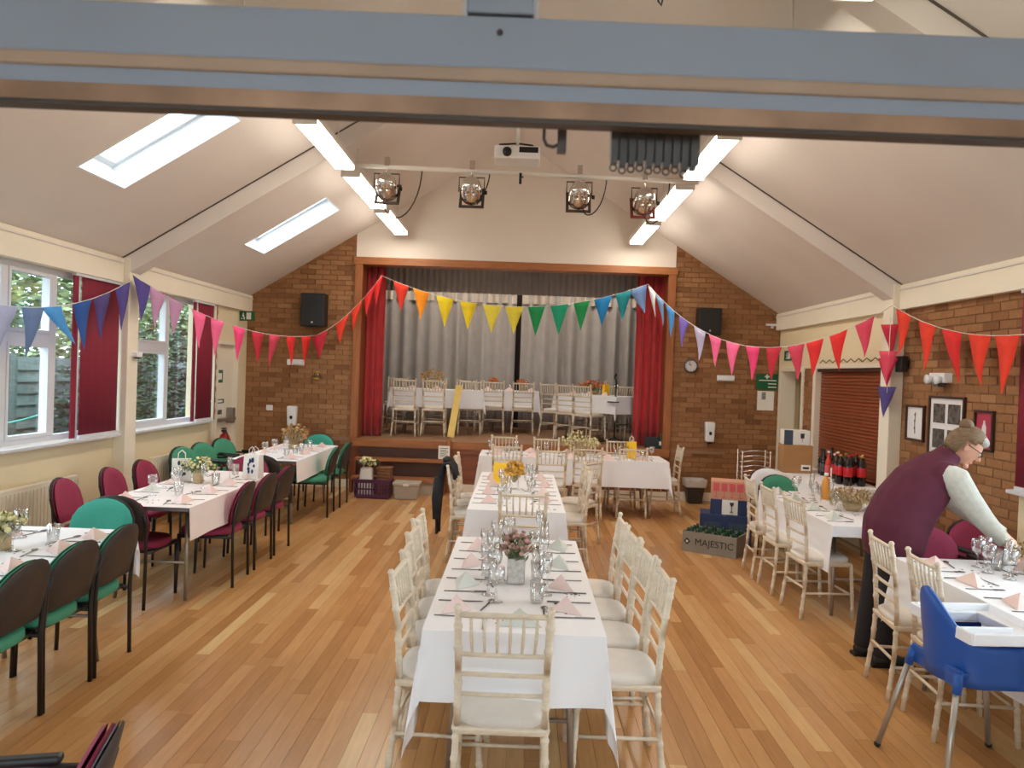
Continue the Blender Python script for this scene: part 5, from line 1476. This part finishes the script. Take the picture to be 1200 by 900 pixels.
WR = {-1: Vector((3.04, WY-.30, .865)), 1: Vector((3.15, WY-.10, .89))}
ANK = {-1: Vector((2.41, WY-.08, .08)), 1: Vector((2.38, WY+.12, .08))}
KN = {-1: Vector((2.46, WY-.08, .46)), 1: Vector((2.43, WY+.11, .46))}
HP = {-1: Vector((2.47, WY-.08, .85)), 1: Vector((2.47, WY+.08, .85))}
for s_ in (-1, 1):
    body.tube([SH[s_], SH[s_].lerp(EL[s_], .5), EL[s_], EL[s_].lerp(WR[s_], .4), WR[s_]], [.055, .047, .040, .040, .026], 12)
    body.tube([HP[s_], HP[s_].lerp(KN[s_], .5), KN[s_], KN[s_].lerp(ANK[s_], .35), ANK[s_]], [.085, .075, .055, .053, .036], 12)
    body.tube([ANK[s_], ANK[s_]+Vector((.04, 0, -.045)), ANK[s_]+Vector((.17, 0, -.058))], [.036, .035, .022], 10)
    # hand: palm, four bent fingers, thumb
    d = (WR[s_]-EL[s_]).normalized(); pd = (d+Vector((.1, 0, -.35))).normalized(); sd_ = pd.cross(Vector((0, 0, 1))).normalized()
    pc = WR[s_]+pd*.085; nn = sd_.cross(pd).normalized()
    etb = [(WR[s_], .024), (WR[s_]+pd*.03, .028), (WR[s_]+pd*.07, .030), (pc, .024)]
    for q in (-1, 0, 1): body.tube([p+sd_*q*.016 for p, r_ in etb], [.017, .017, .016, .013], 8)
    for j in range(4):
        o0 = pc + sd_*(-.028+.0185*j); ln = (.062, .072, .068, .054)[j]
        body.tube([o0-pd*.015, o0+pd*ln*.4, o0+pd*ln*.72+Vector((0, 0, -.012)), o0+pd*ln*.85+Vector((0, 0, -.034))], [.0092, .0088, .0082, .007], 8)
    th0 = WR[s_]+pd*.03 - sd_*.028*(1 if s_ < 0 else -1)*-1
    body.tube([th0, th0+pd*.03+sd_*.018*(1 if s_ < 0 else -1), th0+pd*.06+sd_*.012*(1 if s_ < 0 else -1)+Vector((0, 0, -.015))], [.011, .010, .008], 8)
fuse(body.build('body', 'skin', wm), .006, 2)
v_ = MB()
etube(v_, [(2.50, WY, .715, .165, .195), (2.492, WY, .80, .195, .21), (2.50, WY, .90, .205, .215), (2.56, WY, 1.04, .200, .21), (2.66, WY, 1.18, .185, .205), (2.745, WY, 1.285, .135, .175), (2.80, WY, 1.355, .088, .10), (2.835, WY, 1.40, .075, .082)])
for s_ in (-1, 1): v_.ball(SH[s_]+Vector((-.03, -s_*.02, .005)), .10, .07, .10, 12, 8)
fuse(v_.build('gilet', 'vest', wm), .012, 6)
for s_ in (-1, 1):
    o = MB().tube([SH[s_]+Vector((-.05, -s_*.03, .03)), SH[s_]+Vector((.02, 0, -.01)), SH[s_].lerp(EL[s_], .5), EL[s_], EL[s_].lerp(WR[s_], .5), WR[s_]-(WR[s_]-EL[s_]).normalized()*.01], [.075, .092, .078, .066, .056, .042], 14).build('sleeve', 'sleeve', wm)
    fuse(o, .008, 3)
t_ = MB()
for s_ in (-1, 1): t_.tube([HP[s_]+Vector((0, 0, .03)), HP[s_].lerp(KN[s_], .5), KN[s_], KN[s_].lerp(ANK[s_], .4), ANK[s_]+Vector((0, 0, -.02))], [.100, .100, .085, .080, .070], 14)
t_.ball((2.46, WY, .86), .13, .165, .10, 16, 10)
fuse(t_.build('trousers', 'trousers', wm), .012, 4)
for s_ in (-1, 1):
    a_ = ANK[s_]
    q = MB(); q.tube([a_+Vector((-.06, 0, -.045)), a_+Vector((.0, 0, -.035)), a_+Vector((.09, 0, -.045)), a_+Vector((.19, 0, -.055))], [.034, .046, .042, .024], 10); q.box(a_.x-.08, a_.x+.20, a_.y-.038, a_.y+.038, .001, .02)
    q.build('shoe', 'shoe', wm)
# hair: cap over crown and back, grey fringe, bun
def cap(rx, ry, rz_, xmax, zmin):
    h_ = MB(); seg, rg = 24, 14; vs = []; fs = []
    for i in range(rg+1):
        t = PI*i/rg
        for k in range(seg):
            a = 2*PI*k/seg; vs.append((rx*math.sin(t)*math.cos(a)-.006, ry*math.sin(t)*math.sin(a), rz_*math.cos(t)+.004))
    for i in range(rg):
        for k in range(seg):
            q = [i*seg+k, (i+1)*seg+k, (i+1)*seg+(k+1) % seg, i*seg+(k+1) % seg]
            c_ = [sum(vs[j][m_] for j in q)/4 for m_ in range(3)]
            if c_[0] < xmax+.55*max(0, c_[2]-.05) and (c_[2] > zmin or c_[0] < -.035) and c_[2] > -.075: fs.append(tuple(q))
    return h_.add(vs, fs, True)
hh = cap(.108, .087, .127, .025, .03).xf(HM)
o = hh.build('hair', 'hair', wm); o.modifiers.new('thick', 'SOLIDIFY').thickness = -.012
fr_ = MB().ball((.036, 0, .084), .064, .068, .042, 14, 8).xf(HM); fr_.build('fringe', 'hair_grey', wm)
bn = MB().ball((-.085, 0, .108), .046, .050, .042, 12, 8).xf(HM); bn.build('bun', 'hair', wm)
gl = MB()
for s_ in (-1, 1):
    gl.tube([(.098+.0*j, s_*.034+.026*math.cos(2*PI*j/12), .012+.019*math.sin(2*PI*j/12)) for j in range(13)], .0028, 5); gl.tube([(.098, s_*.06, .018), (.05, s_*.080, .016), (-.01, s_*.086, .010)], .0030, 5)
gl.tube([(.098, -.009, .014), (.104, 0, .018), (.098, .009, .014)], .0025, 5)
gl.xf(HM).build('glasses', 'black_frame', wm)
ey = MB()
for s_ in (-1, 1): ey.ball((.086, s_*.034, .012), .010, .014, .009, 10, 6)
ey.xf(HM).build('eyes', 'paper', wm)
ip = MB()
for s_ in (-1, 1): ip.ball((.0945, s_*.034, .010), .003, .006, .006, 8, 5)
ip.xf(HM).build('irises', 'ink', wm)
lp = MB().box(.098, .105, -.020, .020, -.066, -.060).xf(HM); lp.build('lips', 'rose_card', wm)

# ================================================================== THINGS ON THE FLOOR
def carton(name, label, x_, y_, z_, rz, w_, d_, h_, m, cat='box'):
    t = thing(name, label, cat, (x_, y_, z_), rz)
    MB().box(-w_/2, w_/2, -d_/2, d_/2, 0, h_).build('carton', m, t, bevel=.004)
    return t
RZB = R(-32)
t = thing('bottle_crate', 'grey card crate of green bottles lettered on its side', 'crate', (2.12, 8.30, 0), RZB)
cb = MB(); cb.box(-.29, .29, -.19, -.182, 0, .215); cb.box(-.29, .29, .182, .19, 0, .215); cb.box(-.29, -.282, -.182, .182, 0, .215); cb.box(.282, .29, -.182, .182, 0, .215); cb.box(-.282, .282, -.182, .182, 0, .01)
cb.build('tray', 'crate_grey', t)
dv = MB()
for k in range(1, 6): dv.box(-.29+k*.0967-.002, -.29+k*.0967+.002, -.18, .18, .01, .20)
for k in range(1, 4): dv.box(-.28, .28, -.19+k*.095-.002, -.19+k*.095+.002, .01, .20)
dv.build('divider', 'crate_grey', t)
put_text('MAJESTIC', .098, 'ink', t, (.055, -.192, .11), FACE_CAM)
lg = MB(); lg.prism([(0, -.036), (.036, 0), (0, .036), (-.036, 0)], .002, (-.235, -.190, .11)); o = lg.build('emblem', 'ink', t)
MB().prism([(0, -.016), (.016, 0), (0, .016), (-.016, 0)], .002, (-.235, -.192, .11)).build('emblem_centre', 'paper', o)
gb = MB().lathe([(0, 0), (.038, 0), (.038, .15), (.030, .19), (.014, .215), (.014, .235), (0, .235)], 10)
gme = gb.mesh('bottle', 'bottle_green')
c_, s2 = math.cos(RZB), math.sin(RZB)
for i in range(6):
    for j in range(4):
        lx, ly = -.2417+i*.0967, -.1425+j*.095
        o = link('wine_bottle', gme, None, (2.12+lx*c_-ly*s2, 8.30+lx*s2+ly*c_, .011))
        tag(o, 'green wine bottle in the grey crate, %s column from emblem, %s row from lettering' % (ORD[i], ORD[j]), 'bottle', 'green bottles in the crate')
t = carton('carton_box', 'large navy carton at the bottom of the stack behind the crate', 2.36, 8.80, 0, R(-14), .56, .36, .335, 'navy_card')
for xx in (-.14, .12): MB().box(xx-.09, xx+.09, -.183, -.18, .12, .25).build('printed_panel', 'slate_card', t)
t = carton('carton_box', 'navy carton with white glass panel in the middle of the stack', 2.40, 8.80, .336, R(-14), .42, .30, .165, 'navy_card')
q = MB(); q.box(-.085, .085, -.153, -.15, 0, .165); o = q.build('white_panel', 'paper', t)
MB().lathe([(0, 0), (.02, .0), (.004, .01), (.004, .06), (.02, .08), (.022, .11)], 8, (0.02, -.152, .03)).xf(Matrix.Diagonal((1, 1, 1, 1))).build('printed_glass', 'slate_card', t)
t = carton('carton_box', 'salmon carton printed with red glasses on top of the stack', 2.40, 8.80, .502, R(-14), .42, .30, .20, 'salmon_card')
for k in range(4):
    g_ = MB(); xx = -.15+k*.085
    g_.prism([(xx-.032, .09), (xx+.032, .09), (xx+.034, .18), (xx-.034, .18)], .003, (0, -.150, 0)); g_.box(xx-.003, xx+.003, -.153, -.15, .03, .09); g_.box(xx-.02, xx+.02, -.153, -.15, .02, .03); g_.build('printed_glass', 'rose_card', t)
t = thing('waste_bin', 'dark waste bin with a clear plastic liner against the skirting', 'bin', (2.62, 11.55, 0))
MB().tbox(0, 0, 0, .33, .10, .085, .14, .12).build('bin', 'bin_grey', t, bevel=.015)
ln_ = MB(); ln_.tbox(0, 0, .24, .365, .150, .130, .165, .14); o = ln_.build('liner', 'liner', t, bevel=.02)
# purple basket with bag, flowers, wicker
t = thing('laundry_basket', 'purple plastic basket with slotted sides by the stage steps', 'basket', (-2.02, 10.98, 0))
b_ = MB(); b_.tbox(0, 0, 0, .02, .22, .14, .22, .14)
b_.box(-.25, .25, -.175, -.165, .22, .27); b_.box(-.25, .25, .165, .175, .22, .27); b_.box(-.25, -.24, -.165, .165, .22, .27); b_.box(.24, .25, -.165, .165, .22, .27)
b_.box(-.24, .24, -.168, -.158, .02, .06); b_.box(-.24, .24, -.168, -.158, .125, .145); b_.box(-.24, .24, .158, .168, .02, .22); b_.box(-.245, -.235, -.16, .16, .02, .22); b_.box(.235, .245, -.16, .16, .02, .22)
b_.build('tub', 'purple_plastic', t, bevel=.003)
for k in range(13): MB().box(-.24+k*.0395-.009, -.24+k*.0395+.009, -.168, -.160, .06, .22).build('slat', 'purple_plastic', t)
MB().box(-.27, .27, -.185, -.165, .255, .272).build('rim', 'purple_plastic', t, bevel=.004)
t = thing('carrier_bag', 'white carrier bag standing in the purple basket', 'bag', (-2.13, 10.98, .022))
o = MB().tbox(0, 0, 0, .40, .11, .10, .085, .06).build('bag', 'bag_white', t, bevel=.03)
MB().tube([(-.05, -.05, .39), (-.03, -.05, .45), (.03, -.05, .45), (.05, -.05, .39)], .006, 6).build('handle', 'bag_white', t)
t = thing('flower_bunch', 'bunch of cream roses poking out of the white carrier bag', 'flowers', (-2.11, 10.98, .435))
fl = MB()
for k in range(26):
    a = random.uniform(0, 2*PI); rr = .12*math.sqrt(random.random()); fl.ball((rr*math.cos(a), rr*.6*math.sin(a), .03+.09*random.random()), .028, .028, .024, 7, 5)
fl.build('blooms', 'flower_cream', t, kind='stuff')
lf_ = MB()
for k in range(60):
    a = random.uniform(0, 2*PI); o_ = Vector((.11*math.cos(a), .07*math.sin(a), .02+.05*random.random())); v = Vector((math.cos(a), math.sin(a), random.uniform(-.2, .9))).normalized(); u_, w2 = basis_from_dir(v)
    lf_.add([o_, o_+v*.04+u_*.018, o_+v*.08, o_+v*.04-u_*.018], [(0, 1, 2, 3)])
lf_.build('leaves', 'stem_green', t, kind='stuff')
t = thing('wicker_hamper', 'brown wicker hamper leaning in the purple basket', 'basket', (-1.88, 11.00, .022))
MB().tbox(0, 0, 0, .40, .09, .10, .10, .10).build('body', 'wicker', t, bevel=.02)
wv = MB()
for k in range(9): wv.tube([(-.098, -.102, .03+k*.042), (.098, -.102, .03+k*.042)], .010, 6)
wv.build('weave', 'wicker', t); MB().tube([(-.1, -.1, .40), (.1, -.1, .40), (.1, .1, .40), (-.1, .1, .40), (-.1, -.1, .40)], .012, 6).build('rim', 'wicker', t)
t = thing('storage_box', 'grey lidded plastic storage box in front of the steps', 'storage box', (-1.55, 10.98, 0))
MB().tbox(0, 0, 0, .20, .155, .12, .175, .135).build('tub', 'storage_grey', t, bevel=.012); MB().box(-.19, .19, -.15, .15, .20, .24).build('lid', 'lid_grey', t, bevel=.008)
MB().box(-.04, .04, -.157, -.148, .19, .225).build('clip', 'bag_white', t)
# coat over a chair back
t = thing('coat', 'long black coat hung over a cream chair back', 'coat', (-.665, 7.58, 0))
cp = []
mbc = MB(); vs = []; fs = []; rows = [(.06, .80), (.045, .90), (.015, .945), (-.035, .935), (-.060, .85), (-.075, .70), (-.085, .55), (-.09, .40), (-.085, .27)]
for i, (xx, zz) in enumerate(rows):
    for j in range(9):
        s_ = -1+2*j/8; hw = .17 if i < 4 else .155-.012*(i-4)
        vs.append((xx-.015*math.sin(j*1.9+i*.4), s_*hw, zz-.02*abs(s_)+(.025*math.sin(j*2.2) if i == len(rows)-1 else 0)))
for i in range(len(rows)-1):
    for j in range(8): fs.append((i*9+j, i*9+j+1, (i+1)*9+j+1, (i+1)*9+j))
o = mbc.add(vs, fs, True).build('body', 'coat', t); sd = o.modifiers.new('thick', 'SOLIDIFY'); sd.thickness = .02; sd.offset = 1
MB().ball((-.02, 0, .955), .05, .10, .03, 12, 6).build('collar', 'coat', t)
MB().tube([(-.09, -.13, .80), (-.11, -.15, .60), (-.10, -.15, .40)], [.04, .038, .032], 8).build('sleeve', 'coat', t)
# ================================================================== ON AND BY THE STAGE
t = thing('yellow_plank', 'pale yellow board leaning upright against a chair on the stage', 'board', (-1.09, 12.40, STG))
bx_ = MB().box(-.055, .055, -.012, .012, 0, .86).xf(Matrix.Rotation(R(-14), 4, 'X') @ Matrix.Rotation(R(6.5), 4, 'Y')); bx_.build('board', 'yellow_board', t, bevel=.003, loc=(0, 0, .006))
t = thing('microphone_stand', 'black microphone stand with small tray on the stage', 'microphone stand', (1.52, 12.45, STG))
MB().tube([(0, 0, .05), (0, 0, 1.00)], .012, 8).build('pole', 'black_frame', t)
for k in range(3):
    a = 2*PI*k/3+.5; MB().tube([(0, 0, .09), (.16*math.cos(a), .16*math.sin(a), .03), (.26*math.cos(a), .26*math.sin(a), .008)], .008, 6).build('leg', 'black_frame', t)
MB().tube([(0, 0, 1.0), (-.03, 0, 1.06), (-.02, -.03, 1.10)], .010, 8).build('clip', 'black_frame', t); MB().tube([(-.03, .02, 1.04), (-.015, -.05, 1.10)], [.010, .018], 8).build('microphone', 'black_plastic', t)
MB().box(-.13, .05, -.06, .06, .655, .67).build('tray', 'black_plastic', t)
t = thing('tablet_screen', 'small black screen box standing at the clock corner of the stage', 'screen', (2.02, 11.86, STG))
MB().box(-.11, .11, -.03, .05, 0, .17).build('case', 'black_plastic', t, bevel=.006); MB().box(-.095, .095, -.032, -.03, .02, .155).build('screen', 'black_screen', t)
t = thing('green_bottle', 'slim green bottle standing beside the black screen box', 'bottle', (2.09, 11.90, STG))
t.location = (1.99+.16, 11.84, STG)
MB().lathe([(0, 0), (.030, 0), (.030, .14), (.014, .19), (.013, .24), (0, .24)], 12).build('body', 'bottle_green', t); MB().box(-.028, .028, -.032, -.028, .05, .11).build('label_strip', 'paper', t)
t = thing('paper_sign', 'white printed sheet fixed on the post of the stage steps', 'notice', (-1.11, 11.635, .60))
MB().box(-.085, .085, -.004, 0, -.10, .10).build('sheet', 'paper', t)
for k in range(5): MB().box(-.06, .06-.02*(k % 2), -.006, -.004, .06-k*.028, .068-k*.028).build('printed_line', 'ink', t)
# ================================================================== DRINKS TABLE
t = carton('carton_box', 'plain brown carton with a white label on the drinks table', 3.36, 9.50, TZ+.004, R(-6), .34, .28, .33, 'kraft')
MB().box(.04, .15, -.143, -.14, .03, .10).build('label_sticker', 'paper', t); MB().box(.06, .13, -.145, -.143, .05, .075).build('printed_line', 'ink', t)
t = carton('carton_box', 'white and slate glass carton on top of the brown carton', 3.35, 9.50, TZ+.336, R(-6), .30, .22, .175, 'paper')
MB().box(-.152, -.05, -.113, -.11, 0, .175).build('slate_panel', 'slate_card', t); q = MB(); q.box(.148, .153, -.11, .11, 0, .175); q.build('side_panel', 'slate_card', t)
q = MB(); q.prism([(.04, .08), (.08, .08), (.085, .14), (.035, .14)], .003, (0, -.110, 0)); q.box(.058, .062, -.113, -.11, .04, .08); q.build('printed_glass', 'photo_grey', t)
def bottle(label, x_, y_, m, h_, r_, cap_m, lab=None, cola=False):
    t = thing('drink_bottle', label, 'bottle', (x_, y_, TZ+.004), 0, 'drinks on the cloth')
    if cola: MB().lathe([(0, 0), (r_*.85, 0), (r_, .02), (r_, h_*.35), (r_*.92, h_*.5), (r_, h_*.62), (r_*.7, h_*.8), (.014, h_*.92), (.014, h_*.96), (0, h_*.96)], 12).build('body', m, t)
    else: MB().lathe([(0, 0), (r_, 0), (r_, h_*.58), (r_*.75, h_*.68), (.014, h_*.78), (.014, h_*.97), (0, h_*.97)], 12).build('body', m, t)
    MB().lathe([(0, h_*.94), (.016, h_*.94), (.016, h_), (0, h_)], 10).build('cap', cap_m, t)
    if lab: MB().lathe([(r_+.001, h_*.30 if cola else h_*.15), (r_+.0015, h_*.31 if cola else h_*.16), (r_+.0015, h_*.60 if cola else h_*.45), (r_+.001, h_*.61 if cola else h_*.46)], 12).build('wrap_label', lab, t)
for k, (x_, y_, hh_) in enumerate(((3.63, 9.36, .30), (3.60, 9.22, .31), (3.70, 9.24, .33))):
    bottle('dark wine bottle beside the brown carton, %s from it' % ORD[k], x_, y_, 'bottle_dark', hh_, .038, 'ink', 'photo_grey' if k < 2 else None)
bottle('red bottle with pale cap between wine bottles and clear bottles', 3.60, 9.08, 'rose_wine', .30, .037, 'paper', 'rose_card')
for k, (x_, y_) in enumerate(((3.69, 9.04), (3.62, 8.90), (3.54, 8.76))):
    bottle('clear bottle with pale label, %s from the brown carton' % ORD[k], x_, y_, 'drink_glass', .30, .036, 'paper', 'paper')
for k, (x_, y_) in enumerate(((3.50, 8.60), (3.61, 8.62), (3.73, 8.64), (3.49, 8.47), (3.61, 8.48), (3.73, 8.49), (3.52, 8.34), (3.66, 8.34))):
    bottle('cola bottle with red label in the cluster by the hatch, %s %s' % (ORD[k % 3], ('row nearest the carton', 'middle row', 'row by the post')[k//3]), x_, y_, 'cola', .32, .046, 'gold_cap' if k % 2 else 'cola_label', 'cola_label', True)
VW = make_visitor('white_cloth'); VW.location = (2.88, 8.70, 0); VW.rotation_euler = (0, 0, F_NY+R(4)); VW['label'] = 'white-covered stacking chair behind the green chair near the drinks'
t = thing('wire_rack', 'chrome wire rack standing behind the bar-side table', 'rack', (2.90, 9.62, 0))
for sx in (-.17, .17):
    for sy in (-.1, .1): MB().tube([(sx, sy, 0), (sx, sy, .98)], .008, 6).build('upright', 'chrome', t)
for k in range(12):
    MB().tube([(-.17, -.1, .30+k*.06), (0, -.1, .30+k*.06+.03), (.17, -.1, .30+k*.06), (.17, .1, .30+k*.06), (-.17, .1, .30+k*.06), (-.17, -.1, .30+k*.06)], .005, 5).build('wire_shelf', 'chrome', t)
